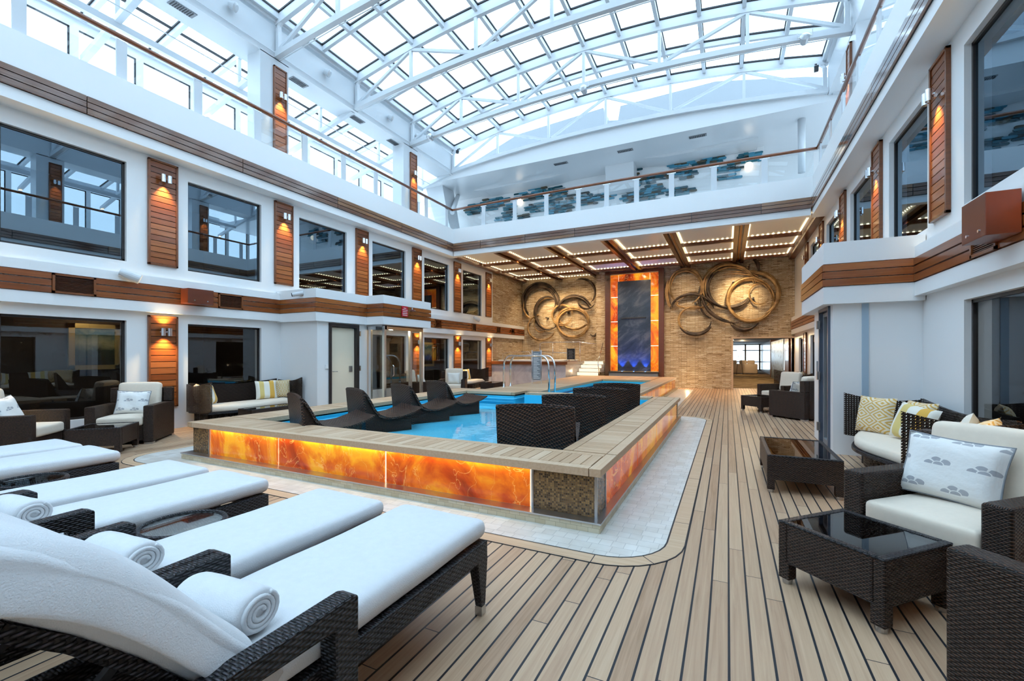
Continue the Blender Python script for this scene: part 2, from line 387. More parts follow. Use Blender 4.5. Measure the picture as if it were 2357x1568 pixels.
def m_marble():
    t = NT('grey_marble'); n1 = t.noise(t.coord(), 1.5, 8, .65, 1.5)
    return t.done(t.pbr(Base_Color=t.ramp(n1, [(.3, S(176, 170, 176)), (.55, S(206, 202, 206)), (.8, S(224, 220, 218))]), Roughness=.3))
M['marble'] = m_marble()
def m_glass(name, tint, refl, fres=1.5, rough=0.0, rc=(1, 1, 1)):
    t = NT(name); tr = t.n('BsdfTransparent', Color=rgb(tint)).outputs[0]; gl = t.n('BsdfGlossy', Color=rgb(rc), Roughness=rough).outputs[0]
    c = t.facing(); f0 = ((fres - 1) / (fres + 1)) ** 2
    f = t.m('ADD', refl + f0, t.m('MULTIPLY', t.m('POWER', t.m('SUBTRACT', 1.0, c), 5.0), (1 - refl - f0) * .85), clamp=True)
    return t.done(t.n('MixShader', Fac=f, i1=tr, i2=gl).outputs[0])
M['roofglass'] = m_glass('roof_glass', (.97, .985, 1), 0.0, 1.2)
M['railglass'] = m_glass('rail_glass', (.93, .97, .98), .02, 1.35)
M['clearglass'] = m_glass('clear_glass', (.90, .93, .92), .03, 1.45)
M['winup'] = m_glass('tinted_upper_window_glass', (.30, .36, .42), .24, 1.5, 0.0, (.62, .80, .95))
M['winlow'] = m_glass('tinted_lower_window_glass', (.55, .55, .52), .06, 1.5, 0.0, (.85, .92, 1))
M['tableglass'] = m_glass('smoked_table_glass', (.28, .30, .32), .05, 1.6)
def m_water():
    t = NT('pool_water'); n1 = t.noise(t.mapping(t.coord(), (1, 1, 1)), 2.4, 3)
    nb = t.bump(n1, .12, .03)
    tr = t.n('BsdfTransparent', Color=(.82, .98, 1, 1)).outputs[0]; gl = t.n('BsdfGlossy', Color=(1, 1, 1, 1), Roughness=.02, Normal=nb).outputs[0]
    return t.done(t.n('MixShader', Fac=t.n('Fresnel', IOR=1.33, Normal=nb).outputs[0], i1=tr, i2=gl).outputs[0])
M['water'] = m_water()
def m_poolfloor():
    t = NT('sky_blue_pool_floor'); n1 = t.noise(t.coord(), .9, 4)
    return t.done(t.pbr(Base_Color=t.ramp(n1, [(.3, S(84, 204, 240)), (.7, S(140, 228, 248))]), Roughness=.5))
M['poolfloor'] = m_poolfloor()
M['poolwall'] = plain('pool_wall_cyan', S(60, 204, 244), .4)
M['poolrail'] = plain('pool_blue_rail', S(70, 200, 240), .35)
def m_carpet():
    t = NT('patterned_carpet'); s = t.n('SeparateXYZ', Vector=t.coord())
    w = t.m('SINE', t.m('ADD', t.m('MULTIPLY', s.outputs[1], 9.0), t.m('MULTIPLY', t.noise(t.coord(), 1.2, 3), 14.0)))
    return t.done(t.pbr(Base_Color=t.ramp(t.m('ADD', t.m('MULTIPLY', w, .5), .5), [(0, S(112, 88, 56)), (.6, S(160, 132, 92)), (1, S(196, 172, 130))]), Roughness=.9))
M['carpet'] = m_carpet()
def m_screen():
    t = NT('perforated_metal_screen'); s = t.n('SeparateXYZ', Vector=t.coord())
    v = t.n('CombineXYZ', X=t.m('ADD', s.outputs[0], t.m('MULTIPLY', s.outputs[1], .55)), Y=t.m('MULTIPLY', s.outputs[2], .55), Z=0.0).outputs[0]
    vo = t.n('TexVoronoi', Vector=v, Scale=6.5, Randomness=.8).outputs[0]
    return t.done(t.pbr(Base_Color=t.mix(t.m('LESS_THAN', vo, .33), S(170, 190, 205), (.01, .012, .015, 1)), Roughness=.35, Metallic=.3))
M['screen'] = m_screen()
def m_ceilpanel(): return plain('satin_ceiling_panel', (.86, .85, .83), .3, 0, .5)
M['ceilpanel'] = m_ceilpanel()
def m_dots():       # row of little bulbs along a strip
    t = NT('string_of_tiny_bulbs'); s = t.n('SeparateXYZ', Vector=t.coord())
    a = t.m('FRACT', t.m('MULTIPLY', t.m('ADD', s.outputs[0], s.outputs[1]), 7.0)); on = t.m('LESS_THAN', t.m('ABSOLUTE', t.m('SUBTRACT', a, .5)), .22)
    em = t.n('Emission', Color=(1, .78, .45, 1), Strength=t.m('ADD', .6, t.m('MULTIPLY', on, 6.0))).outputs[0]
    return t.done(em)
M['dots'] = m_dots()
def m_ring(name, a, b): 
    t = NT(name); n1 = t.noise(t.mapping(t.coord(), (3, 3, 3)), 1.5, 5)
    return t.done(t.pbr(Base_Color=t.ramp(n1, [(.3, a), (.7, b)]), Roughness=.45, Metallic=.25, Normal=t.bump(n1, .4, .01)))
M['ringtan'] = m_ring('gilded_brown_reed', S(112, 82, 48), S(196, 158, 104))
M['ringdark'] = m_ring('dark_reed', S(36, 29, 26), S(92, 74, 58))
TEAL = [plain('teal_glaze_%s' % n, S(*c), .25) for n, c in (('deep', (22, 78, 92)), ('blue', (70, 142, 168)), ('dark', (34, 50, 50)), ('umber', (84, 76, 60)), ('mid', (40, 108, 124)))]

# ------------------------------------------------------------------ dimensions
XC = -3.55
def mx(x): return 2 * XC - x
XW, YB, YR = -9.4, 19.9, 20.5           # left window wall, stone wall, recessed stone wall
PITCH = 2.475
def A(k): return 4.28 + PITCH * k       # start of wood panel k

# floor
f = MB(); f.box(-9.8, 2.8, -5.2, 20.6, -.3, 0); struct('floor', f, M['deck'])
f = MB(); f.box(-9.8, 8.0, 20.6, 46, -.3, .005); struct('floor_corridor', f, M['carpet'])

def wall_holes(mb, x0, x1, ys, ye, z0, z1, holes):      # wall slab in plane x, holes (y0,y1,z0,z1)
    ed = sorted({ys, ye} | {h[0] for h in holes} | {h[1] for h in holes}); ed = [e for e in ed if ys <= e <= ye]
    for a, b in zip(ed, ed[1:]):
        hs = sorted([(h[2], h[3]) for h in holes if h[0] <= a + 1e-6 and h[1] >= b - 1e-6]); z = z0
        for h0, h1 in hs:
            if h0 > z: mb.box(x0, x1, a, b, z, h0)
            z = h1
        if z < z1: mb.box(x0, x1, a, b, z, z1)

ORD = ['first', 'second', 'third', 'fourth', 'fifth', 'sixth', 'seventh', 'eighth', 'ninth']
wn = [0]
def window(side, y0, y1, z0, z1, glass):
    wn[0] += 1; s = 1 if side == 'left' else -1; X = (lambda x: x) if s > 0 else mx
    fr = MB(); t = .035; xa, xb = X(-9.50), X(-9.46)
    for (a, b, c, d) in ((y0, y1, z0, z0 + t), (y0, y1, z1 - t, z1), (y0, y0 + t, z0, z1), (y1 - t, y1, z0, z1)): fr.box(xa, xb, a, b, c, d)
    fo = struct('window_%d' % wn[0], fr, M['darkframe'])
    g = MB(); g.add([(X(-9.48), y0 + t, z0 + t), (X(-9.48), y1 - t, z0 + t), (X(-9.48), y1 - t, z1 - t), (X(-9.48), y0 + t, z1 - t)], [(0, 1, 2, 3)]); g.build('pane', glass, fo)

UPZ = (3.02, 4.75); LOZ = (.35, 1.99)
for side in ('left', 'right'):
    X = (lambda x: x) if side == 'left' else mx
    w = MB(); up = [(A(k) + .67, A(k) + 2.17) + UPZ for k in range(-3, 5)]
    lowk = [-3, -2, -1, 0, 2, 3, 4] if side == 'left' else [-3, -2, -1, 0, 3, 4, 5]
    lo = [(A(k) + .67, A(k) + 2.17) + LOZ for k in lowk]
    yend = 17.3 if side == 'left' else 20.4
    if side == 'right': lo = [h for h in lo if h[1] < 19]
    wall_holes(w, X(XW), X(-9.62), -5, yend, 0, 5.15, up + lo)
    struct('wall_%s' % side, w, M['white'])
    for h in up: window(side, *h, M['winup'])
    for h in lo: window(side, *h, M['winlow'])
# stone end of left wall, back walls
w = MB(); w.box(-9.66, XW, 17.3, 20.7, 0, 5.3); struct('wall_left_stone', w, M['stone'])
w = MB(); w.box(-9.5, -5.35, YR, YR + .3, 0, 5.3); w.box(-5.42, .2, YB, YB + .7, 0, 5.3); w.box(2.28, 2.45, YB, YB + .7, 0, 5.3); w.box(.2, 2.28, YB, YB + .7, 2.03, 5.3)
struct('wall_back', w, M['stone'])
w = MB(); w.box(.13, .2, YB - .03, YB + .7, 0, 2.1); w.box(2.28, 2.35, YB - .03, YB + .7, 0, 2.1); w.box(.2, 2.28, YB - .03, YB + .7, 2.03, 2.1)
struct('trim_1', w, plain('pink_stone_jamb', S(206, 178, 150), .5))
# wall behind the camera
w = MB(); w.box(-13, 6, -5.2, -5, 0, 9.5); struct('wall_rear', w, M['white'])

# rooms behind the glass
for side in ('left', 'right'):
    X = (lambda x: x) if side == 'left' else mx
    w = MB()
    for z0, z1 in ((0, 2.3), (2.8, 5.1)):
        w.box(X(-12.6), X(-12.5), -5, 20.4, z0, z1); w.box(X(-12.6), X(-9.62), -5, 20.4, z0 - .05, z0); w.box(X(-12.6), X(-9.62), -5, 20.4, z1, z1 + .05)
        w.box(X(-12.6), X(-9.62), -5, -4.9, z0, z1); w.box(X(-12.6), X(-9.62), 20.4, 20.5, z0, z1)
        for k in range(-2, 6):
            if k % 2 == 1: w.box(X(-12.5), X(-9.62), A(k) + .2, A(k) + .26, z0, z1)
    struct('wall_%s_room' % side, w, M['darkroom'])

w = MB(); w.box(mx(-9.98), mx(-10.0), 1.0, 6.6, .05, 2.25); struct('wall_right_blind', w, plain('grey_roller_blind', S(150, 152, 160), .7))
# ------------------------------------------------------------------ balcony edges, bands
def board_run(mb, axis, fixed, a, b, z0, z1, n=3, seg=PITCH, start=None, thick=.03, sgn=1, gap=.008):
    hb = (z1 - z0 - gap * (n - 1)) / n; e = [a]
    p = (start if start is not None else a)
    while p < b - .05:
        if p > a + .05: e.append(p)
        p += seg
    e.append(b)
    for u, v in zip(e, e[1:]):
        for i in range(n):
            zz = z0 + i * (hb + gap)
            if axis == 'y': mb.box(fixed, fixed + sgn * thick, u + .006, v - .006, zz, zz + hb)
            else: mb.box(u + .006, v - .006, fixed, fixed + sgn * thick, zz, zz + hb)
tn = [1]
def trim(mb, mat, **k): tn[0] += 1; return struct('trim_%d' % tn[0], mb, mat, **k)
XBAL, YBAL = -9.05, 13.63
for side in ('left', 'right'):
    X = (lambda x: x) if side == 'left' else mx; sg = 1 if side == 'left' else -1
    w = MB()
    w.box(X(-9.66), X(XBAL - .02), -5, YBAL + .3, 5.0, 5.46)            # slab edge with lip
    w.box(X(-9.3), X(XBAL - .02), -5, YBAL + .1, 5.46, 6.0)             # parapet
    w.box(X(-12.6), X(-9.3), -5, 20.4, 5.3, 5.7)                        # walkway slab
    struct('ceiling_balcony_%s' % side, w, M['white'])
    b = MB(); board_run(b, 'y', X(XBAL), -5, YBAL - .02, 5.18, 5.455, start=3.31 - 4 * 2.48, seg=2.48, sgn=-sg, thick=.02 + .0)
    b2 = MB(); board_run(b2, 'y', X(XBAL - .01), -5, YBAL - .02, 5.18, 5.455, start=3.31 - 4 * 2.48, seg=2.48, sgn=sg, thick=.035, gap=.013)
    bk = MB(); bk.box(X(XBAL - .021), X(XBAL - .008), -5, YBAL, 5.175, 5.46); trim(bk, M['black'])
    trim(b2, M['weathered'])
w = MB(); w.box(mx(XBAL) - .02, XBAL + .02, YBAL + .02, 13.86, 5.0, 5.46)
w.box(-9.3, mx(-9.3), YBAL + .02, 13.83, 5.46, 6.0)
w.box(-9.66, mx(-9.66), 13.83, 20.6, 5.35, 5.7)
struct('ceiling_balcony_back', w, M['white'])
b = MB(); board_run(b, 'x', YBAL + .01, XBAL + .01, mx(XBAL) - .01, 5.18, 5.455, start=-7.89, seg=1.74, sgn=-1, thick=.035, gap=.013); trim(b, M['weathered'])
b = MB(); b.box(XBAL, mx(XBAL), YBAL + .008, YBAL + .021, 5.175, 5.46); trim(b, M['black'])

# lower bands left and right
def lower_band(side, y0, y1, xf=-9.28, vents=(), capends=False):
    X = (lambda x: x) if side == 'left' else mx; sg = 1 if side == 'left' else -1
    w = MB(); w.box(X(XW - .01), X(xf - .03), y0, y1, 2.16, 2.80); trim(w, M['white'])
    w = MB(); w.box(X(xf - .03), X(xf), y0, y1, 2.16, 2.335); w.box(X(xf - .03), X(xf), y0, y1, 2.655, 2.80); trim(w, M['white'])
    b = MB(); e = sorted([y0, y1] + [v for p in vents for v in p])
    prev = y0
    for (a, c) in list(vents) + [(y1, y1)]:
        if a - prev > .06: board_run(b, 'y', X(xf - .03), prev, a, 2.345, 2.645, start=prev, sgn=sg, thick=.045, gap=.019)
        prev = c
    trim(b, M['teak'])
    for (a, c) in vents:
        vent_grille('y', X(xf - .02), a, c, 2.345, 2.645, sg)
def vent_grille(axis, x, y0, y1, z0, z1, sg):
    t = thing('vent_grille', VL.pop(0) if VL else 'dark slatted vent set in the wood band', 'vent', (x, (y0 + y1) / 2, z0))
    hw = (y1 - y0) / 2; h = z1 - z0
    fr = MB(); 
    for (a, b_, c, d) in ((-hw, hw, 0, .03), (-hw, hw, h - .03, h), (-hw, -hw + .03, 0, h), (hw - .03, hw, 0, h)): fr.box(0, sg * .05, a, b_, c, d)
    fr.build('frame', M['teakframe'], t)
    bk = MB(); bk.box(0, sg * .01, -hw + .03, hw - .03, .03, h - .03); bk.build('backing', M['black'], t)
    sl = MB(); n = 12
    for i in range(n): zz = .04 + (h - .08) * i / n; sl.box(sg * .01, sg * .04, -hw + .03, hw - .03, zz, zz + .006)
    sl.build('slats', M['mahog'], t)
VL = ['dark vent grille in the left lower wood band, between the first window and the loudspeaker',
      'dark vent grille in the left lower wood band beside the brown box',
      'small dark vent in the far left wood band beyond the glass enclosure',
      'small dark vent in the far left wood band, above the window with the reflected picture',
      'small dark vent in the far left wood band above the last lower panel',
      'small dark vent at the very end of the far left wood band against the stone',
      'dark vent grille in the right lower wood band beside the brown red box']
lower_band('left', -5, 6.92, vents=((2.99, 3.51), (5.44, 5.94)))
lower_band('left', 8.43, 20.45, vents=((12.8, 13.2), (15.3, 15.65), (17.4, 17.8), (18.9, 19.3)))
lower_band('right', -5, 7.57, vents=((5.45, 5.92),))
lower_band('right', 9.4, 19.85)
# slot of stone colour behind far-left band is part of the wall; bumps
def bump_left():
    w = MB()
    w.box(-9.4, -8.18, 6.92, 7.12, 0, 2.2)                      # near face of door bay
    w.box(-8.3, -8.18, 7.12, 7.28, 0, 2.2); w.box(-8.3, -8.18, 8.10, 8.25, 0, 2.2); w.box(-8.3, -8.18, 7.28, 8.10, 2.12, 2.2)
    w.box(-9.4, -8.18, 8.25, 8.43, 0, 2.2)
    struct('wall_left_bay', w, M['white'])
    w = MB()
    for z0, z1, o in ((2.14, 2.335, .0), (2.335, 2.655, -.03), (2.655, 2.86, 0)):
        w.box(-9.38, -8.10 + o, 6.82 - o, 8.33 - o, z0, z1); w.box(-9.38, -7.56 + o, 8.33 - o, 10.25 + o, z0, z1)
    struct('ceiling_bay_canopy', w, M['white'])
    b = MB(); board_run(b, 'y', -8.13, 6.80, 8.33, 2.345, 2.645, sgn=1, thick=.04, gap=.018, seg=9)
    board_run(b, 'x', 6.85, -9.3, -8.09, 2.345, 2.645, sgn=-1, thick=.04, gap=.018, seg=9)
    board_run(b, 'x', 8.36, -8.09, -7.55, 2.345, 2.645, sgn=-1, thick=.04, gap=.018, seg=9)
    board_run(b, 'y', -7.59, 8.33, 10.26, 2.345, 2.645, sgn=1, thick=.04, gap=.018, seg=9); trim(b, M['teak'])
    # doorway with dark frame; cream leaf stands in for the lit room beyond
    d = MB(); d.box(-8.29, -8.15, 7.23, 7.30, 0, 2.12); d.box(-8.29, -8.15, 8.06, 8.14, 0, 2.12); d.box(-8.29, -8.15, 7.30, 8.06, 2.04, 2.12)
    fo = struct('door_1', d, M['darkframe'])
    l = MB(); l.box(-8.27, -8.23, 7.31, 8.05, .02, 2.03); l.build('leaf', M['cream'], fo, bevel=.004)
    h = MB(); h.tube([(-8.20, 7.36, 1.0), (-8.17, 7.36, 1.0), (-8.17, 7.48, 1.0)], .009); h.build('handle', M['chrome'], fo)
    h = MB(); h.box(-8.235, -8.215, 7.88, 7.98, .98, 1.12); h.build('lock_plate', M['brush'], fo)
    h = MB()
    for z in (.25, 1.0, 1.85): h.box(-8.16, -8.13, 8.13, 8.17, z, z + .12)
    h.build('hinge', M['chrome'], fo)
bump_left()
def bump_right():
    w = MB(); w.box(1.33, 2.3, 7.57, 7.72, 0, 2.2); w.box(1.33, 1.45, 7.72, 7.80, 0, 2.2); w.box(1.33, 1.45, 8.45, 8.9, 0, 2.2); w.box(1.33, 1.45, 7.80, 8.45, 2.1, 2.2)
    w.box(1.33, 2.3, 8.9, 9.05, 0, 2.2)
    struct('wall_right_bay', w, M['white'])
    w = MB(); w.box(1.655, 1.73, 7.555, 7.57, 0, 2.1); trim(w, plain('blue_grey_strip', S(168, 190, 208), .5))
    w = MB()
    for z0, z1, o in ((2.10, 2.335, .0), (2.335, 2.655, .03), (2.655, 2.95, 0)): w.box(1.2 + o, 2.29, 7.45 + o, 9.45 - o, z0, z1)
    struct('ceiling_right_canopy', w, M['white'])
    b = MB(); board_run(b, 'x', 7.48, 1.19, 2.18, 2.345, 2.645, sgn=-1, thick=.045, gap=.012, seg=9); board_run(b, 'y', 1.23, 7.44, 9.45, 2.345, 2.645, sgn=-1, thick=.045, gap=.012, seg=9); trim(b, M['teak'])
    d = MB(); d.box(1.30, 1.42, 7.74, 7.80, 0, 2.12); d.box(1.30, 1.42, 8.42, 8.49, 0, 2.12); d.box(1.30, 1.42, 7.80, 8.42, 2.05, 2.12)
    fo = struct('door_2', d, plain('slate_blue_frame', S(84, 94, 110), .35))
    l = MB(); l.box(1.37, 1.38, 7.86, 8.36, .1, 2.0); l.build('pane', M['clearglass'], fo)
    l = MB()
    for a, b_, c, e in ((7.8, 7.86, .02, 2.04), (8.36, 8.42, .02, 2.04), (7.86, 8.36, .02, .1), (7.86, 8.36, 1.98, 2.04)): l.box(1.35, 1.40, a, b_, c, e)
    l.build('leaf_frame', M['grey'], fo)
    h = MB()
    for z in (.2, 1.0, 1.8): h.box(1.27, 1.31, 8.40, 8.46, z, z + .13)
    h.build('hinge', M['brush'], fo)
bump_right()

# ------------------------------------------------------------------ wood slat panels and sconces
def slat_panel_mesh(w, h, n, name, label, loc, rz):
    t = thing(name, label, 'wall panel', loc, rz)
    fr = MB(); e = .035
    for (a, b, c, d) in ((-w / 2, w / 2, 0, e), (-w / 2, w / 2, h - e, h), (-w / 2, -w / 2 + e, 0, h), (w / 2 - e, w / 2, 0, h)): fr.box(0, .05, a, b, c, d)
    fr.build('frame', M['teakframe'], t, bevel=.004)
    sl = MB(); hh = (h - 2 * e) / n
    for i in range(n): sl.box(.0, .035, -w / 2 + e, w / 2 - e, e + i * hh + .007, e + (i + 1) * hh - .005)
    sl.build('slats', M['teak'], t)
    bk = MB(); bk.box(.0, .006, -w / 2 + .01, w / 2 - .01, .01, h - .01); bk.build('backing', M['black'], t)
    return t
def sconce_mesh(label, loc, rz, both):
    t = thing('wall_sconce', label, 'wall light', loc, rz)
    b = MB(); b.box(0, .05, -.025, .025, -.02, .02); b.tube([(.05, -.09, .0), (.05, .09, .0)], .012); b.build('bracket', M['chrome'], t)
    for s in (-1, 1):
        c = MB(); c.lathe([(.038, -.07), (.038, .07), (.032, .07), (.032, -.06)], 16, (.085, s * .052, 0)); c.build('shade', M['chrome'], t, smooth=False)
        g = MB(); g.lathe([(0.0001, -.062), (.031, -.062)], 12, (.085, s * .052, 0)); 
        if both: g.lathe([(0.0001, .062), (.031, .062)], 12, (.085, s * .052, 0))
        g.build('bulb', M['bulb'], t)
    return t
def spot(loc, rot, energy, size=1.5, blend=.8, col=(1, .70, .30), parent=None, r=.03):  # sconces, ceiling spots and the added door spot share this
    l = bpy.data.lights.new('spot_or_fill_light', 'SPOT'); l.energy = energy; l.spot_size = size; l.spot_blend = blend; l.color = col; l.shadow_soft_size = r
    o = bpy.data.objects.new('spot_or_fill_light', l); COL.objects.link(o); o.location = loc; o.rotation_euler = rot
    return o
LTS = []
def lamp_at(x, y, z, sgn, both):
    LTS.append((x, y, z, sgn, both))
protos = {}
def put_panel(side, y, z0, z1, n, label, slabel, both, wx=-9.4, width=.48, sz=None):
    X = (lambda x: x) if side == 'left' else mx; sg = 1 if side == 'left' else -1; rz = 0 if sg > 0 else PI
    key = (round(z1 - z0, 3), n, width); loc = (X(wx), y + .24 if width == .48 else y, z0)
    if key not in protos: protos[key] = slat_panel_mesh(width, z1 - z0, n, 'slat_panel', label, loc, rz)
    else: dup(protos[key], loc, rz, label)
    if slabel:
        sl = (X(wx) + sg * .05, loc[1], sz)
        if ('s', both) not in protos: protos[('s', both)] = sconce_mesh(slabel, sl, rz, both)
        else: dup(protos[('s', both)], sl, rz, slabel)
        lamp_at(sl[0] + sg * .085, sl[1], sl[2], sg, both)
WHERE_L = {-2: 'behind the loungers', -1: 'before the first window', 0: 'between the first and second windows', 1: 'between the second and third windows', 2: 'between the third and fourth windows', 3: 'between the fourth and fifth windows', 4: 'between the fifth and sixth windows', 5: 'after the last window beside the stone'}
for k in range(-1, 6):
    put_panel('left', A(k), 3.03, 4.95, 18, 'tall teak slat panel on the upper left wall, ' + WHERE_L[k], 'chrome downlight on the upper left teak panel ' + WHERE_L[k], False, sz=4.62)
for k in (-1, 0, 3, 4, 5):
    lw = {-1: 'outside the glass behind the loungers', 0: 'behind the armchair by the first lower window', 3: 'just beyond the glass enclosure', 4: 'behind the far armchair with a white cushion', 5: 'next to the marble hot tub platform'}[k]
    put_panel('left', A(k), .42, 2.11, 14, 'teak slat panel on the lower left wall ' + lw, 'chrome up-and-down light on the lower left panel ' + lw, True, sz=1.81)
WR = {0: 'nearest the camera', 1: 'between the two big right windows', 2: 'above the white bay, second along', 3: 'above the white bay, third along', 4: 'above the far lounge seats', 5: 'last before the stone wall'}
for k in range(0, 6):
    put_panel('right', A(k), 3.03, 4.95, 18, 'tall teak slat panel on the upper right wall, ' + WR[k], 'chrome downlight on the upper right teak panel ' + WR[k], False, sz=4.5)
for k, wd in ((0, 'just outside the frame beside the nearest armchair'), (-1, 'behind the camera by the right armchairs')):
    put_panel('right', A(k), .42, 2.11, 14, 'teak slat panel on the lower right wall ' + wd, 'chrome up-and-down light on the lower right wall ' + wd, True, sz=1.81)
put_panel('right', A(4) + .1, .42, 2.11, 14, 'teak slat panel on the lower right wall by the far lounge seats', 'chrome up-and-down light by the far right lounge seats', True, sz=1.81)
put_panel('right', A(5) + .3, .42, 2.11, 14, 'teak slat panel on the lower right wall next to the doorway', None, True, sz=1.81)

# ------------------------------------------------------------------ balcony railings
def railing(side):
    X = (lambda x: x) if side == 'left' else mx
    t = thing('balcony_railing', 'glass balustrade with varnished wooden handrail along the %s balcony' % side, 'railing')
    h = MB(); h.tube([(X(-9.2), -4.5, 6.76), (X(-9.2), 13.8, 6.76)], .042, 10); h.build('handrail', M['handrail'], t, smooth=True)
    y = 3.82 - 1.2 * 6; ys = []
    while y < 13.6: ys.append(y); y += 1.2
    for a in ys:
        p = MB(); p.box(X(-9.215), X(-9.185), a - .075, a + .075, 5.9, 6.68); p.build('post', M['steelwhite'], t)
        b = MB(); b.box(X(-9.215), X(-9.185), a - .09, a + .09, 6.69, 6.71); b.tube([(X(-9.2), a - .05, 6.66), (X(-9.2), a - .05, 6.74)], .008); b.tube([(X(-9.2), a + .05, 6.66), (X(-9.2), a + .05, 6.74)], .008); b.build('bracket', M['chrome'], t)
    for a, b_ in zip(ys, ys[1:] + [13.75]):
        g = MB(); g.add([(X(-9.2), a + .09, 5.98), (X(-9.2), b_ - .09, 5.98), (X(-9.2), b_ - .09, 6.67), (X(-9.2), a + .09, 6.67)], [(0, 1, 2, 3)]); g.build('glass_panel', M['railglass'], t)
railing('left'); railing('right')
t = thing('balcony_railing', 'glass balustrade with wooden handrail across the far balcony, before the teal wall art', 'railing')
bx = [-9.2, -7.86, -6.62, -5.45, -4.34, -3.42, -2.5, -1.49, -.35, .9, mx(-9.2)]
def bow(x): return .05 * (1 - ((x - XC) / 5.65) ** 2)
h = MB(); h.tube([(x, 13.8, 6.76 + bow(x)) for x in [-9.2 + 11.3 * i / 16 for i in range(17)]], .040, 10); h.build('handrail', wood('varnished_handrail_cross', [(.2, S(96, 50, 26)), (.8, S(140, 78, 42))], .2, 'x'), t, smooth=True)
for a in bx[1:-1]:
    p = MB(); p.box(a - .075, a + .075, 13.785, 13.815, 5.9, 6.68 + bow(a)); p.build('post', M['steelwhite'], t)
    b = MB(); b.box(a - .12, a + .12, 13.785, 13.815, 6.69 + bow(a), 6.71 + bow(a)); b.build('bracket', M['chrome'], t)
for a, b_ in zip(bx, bx[1:]):
    g = MB(); g.add([(a + .09, 13.8, 5.98), (b_ - .09, 13.8, 5.98), (b_ - .09, 13.8, 6.68), (a + .09, 13.8, 6.68)], [(0, 1, 2, 3)]); g.build('glass_panel', M['railglass'], t)

# ------------------------------------------------------------------ roof
HALF = 5.95
def tt(x): return (x - XC) / HALF
def zb(x): return 8.33 + .38 * (1 - tt(x) ** 2)
def zt(x): return 9.14 + .64 * (1 - tt(x) ** 2)
def zg(x): return 9.32 + .65 * (1 - tt(x) ** 2)
TY = [6.89 + 2.44 * k for k in range(-4, 4)]
NX = [-9.5 + 11.9 * i / 6 for i in range(7)]
truss_words = ['behind the camera', 'behind the camera, second', 'above the loungers', 'over the front of the pool', 'nearest of the four wholly in view', 'second of the four in view', 'third of the four in view, with floodlights', 'farthest, against the white back beam']
def make_truss(lbl):
    t = thing('roof_truss', lbl, 'roof truss')
    b = MB(); xs = [-9.5 + 11.9 * i / 24 for i in range(25)]
    for p, q in zip(xs, xs[1:]): b.bar((p, 0, zb(p) + .06), (q, 0, zb(q) + .06), .12, .13)
    b.build('bottom_chord', M['steelwhite'], t)
    b = MB()
    for p, q in zip(xs, xs[1:]): b.bar((p, 0, zt(p)), (q, 0, zt(q)), .10, .15)
    b.build('top_chord', M['steelwhite'], t)
    for i in range(1, 6):
        b = MB(); x = NX[i]; b.bar((x, 0, zb(x) + .1), (x, 0, zt(x) - .05), .075, .075); b.build('post', M['steelwhite'], t)
    for i in range(6):
        x, q = NX[i], NX[i + 1]; b = MB()
        if i % 2 == 0: b.bar((x + .1, 0, zb(x) + .15), (q, 0, zt(q) - .05), .07, .07)
        else: b.bar((x, 0, zt(x) - .05), (q - .05, 0, zb(q) + .13), .07, .07)
        b.build('diagonal', M['steelwhite'], t)
    for s in (0, 1):
        X = (lambda x: x) if s == 0 else mx
        b = MB(); b.bar((X(-9.42), 0, 8.4), (X(-9.42), 0, 9.0), .09, .09)
        b.tube([(X(-9.42), 0, 8.9), (X(-9.40), 0, 9.05), (X(-9.3), 0, 9.16), (X(-9.12), 0, 9.2)], .05, 6); b.build('end_post', M['steelwhite'], t)
    return t
tr0 = None
for k, y in enumerate(TY):
    lb = 'white steel roof truss, ' + truss_words[k]
    if tr0 is None: tr0 = make_truss(lb); tr0.location = (0, y, 0)
    else: dup(tr0, (0, y, 0), 0, lb)
# glazing bars (structure), gaskets and glass
NP = 12; GX = [-9.4 + 11.7 * i / NP for i in range(NP + 1)]
CY = [TY[0] + 1.22 * i for i in range(15)]
w = MB()
for x in GX:
    w.bar((x, CY[0], zg(x) - .09), (x, CY[-1], zg(x) - .09), .085, .12)
for i, y in enumerate(CY):
    for p, q in zip(GX, GX[1:]):
        for s in range(2):
            a, b = p + (q - p) * s / 2, p + (q - p) * (s + 1) / 2
            w.bar((a, y, zg(a) - .09), (b, y, zg(b) - .09), .085, .12)
ro = struct('ceiling_skylight_bars', w, M['steelwhite'])
w = MB()
for x in GX: w.bar((x, CY[0], zg(x)), (x, CY[-1], zg(x)), .124, .04)
for y in CY:
    for p, q in zip(GX, GX[1:]): w.bar((p, y, zg(p)), (q, y, zg(q)), .124, .04)
w.build('gasket', M['black'], ro)
w = MB()
for p, q in zip(GX, GX[1:]): w.add([(p, CY[0], zg(p) + .03), (q, CY[0], zg(q) + .03), (q, CY[-1], zg(q) + .03), (p, CY[-1], zg(p) + .03)], [(0, 1, 2, 3)])
w.build('roof_glass', M['roofglass'], ro)
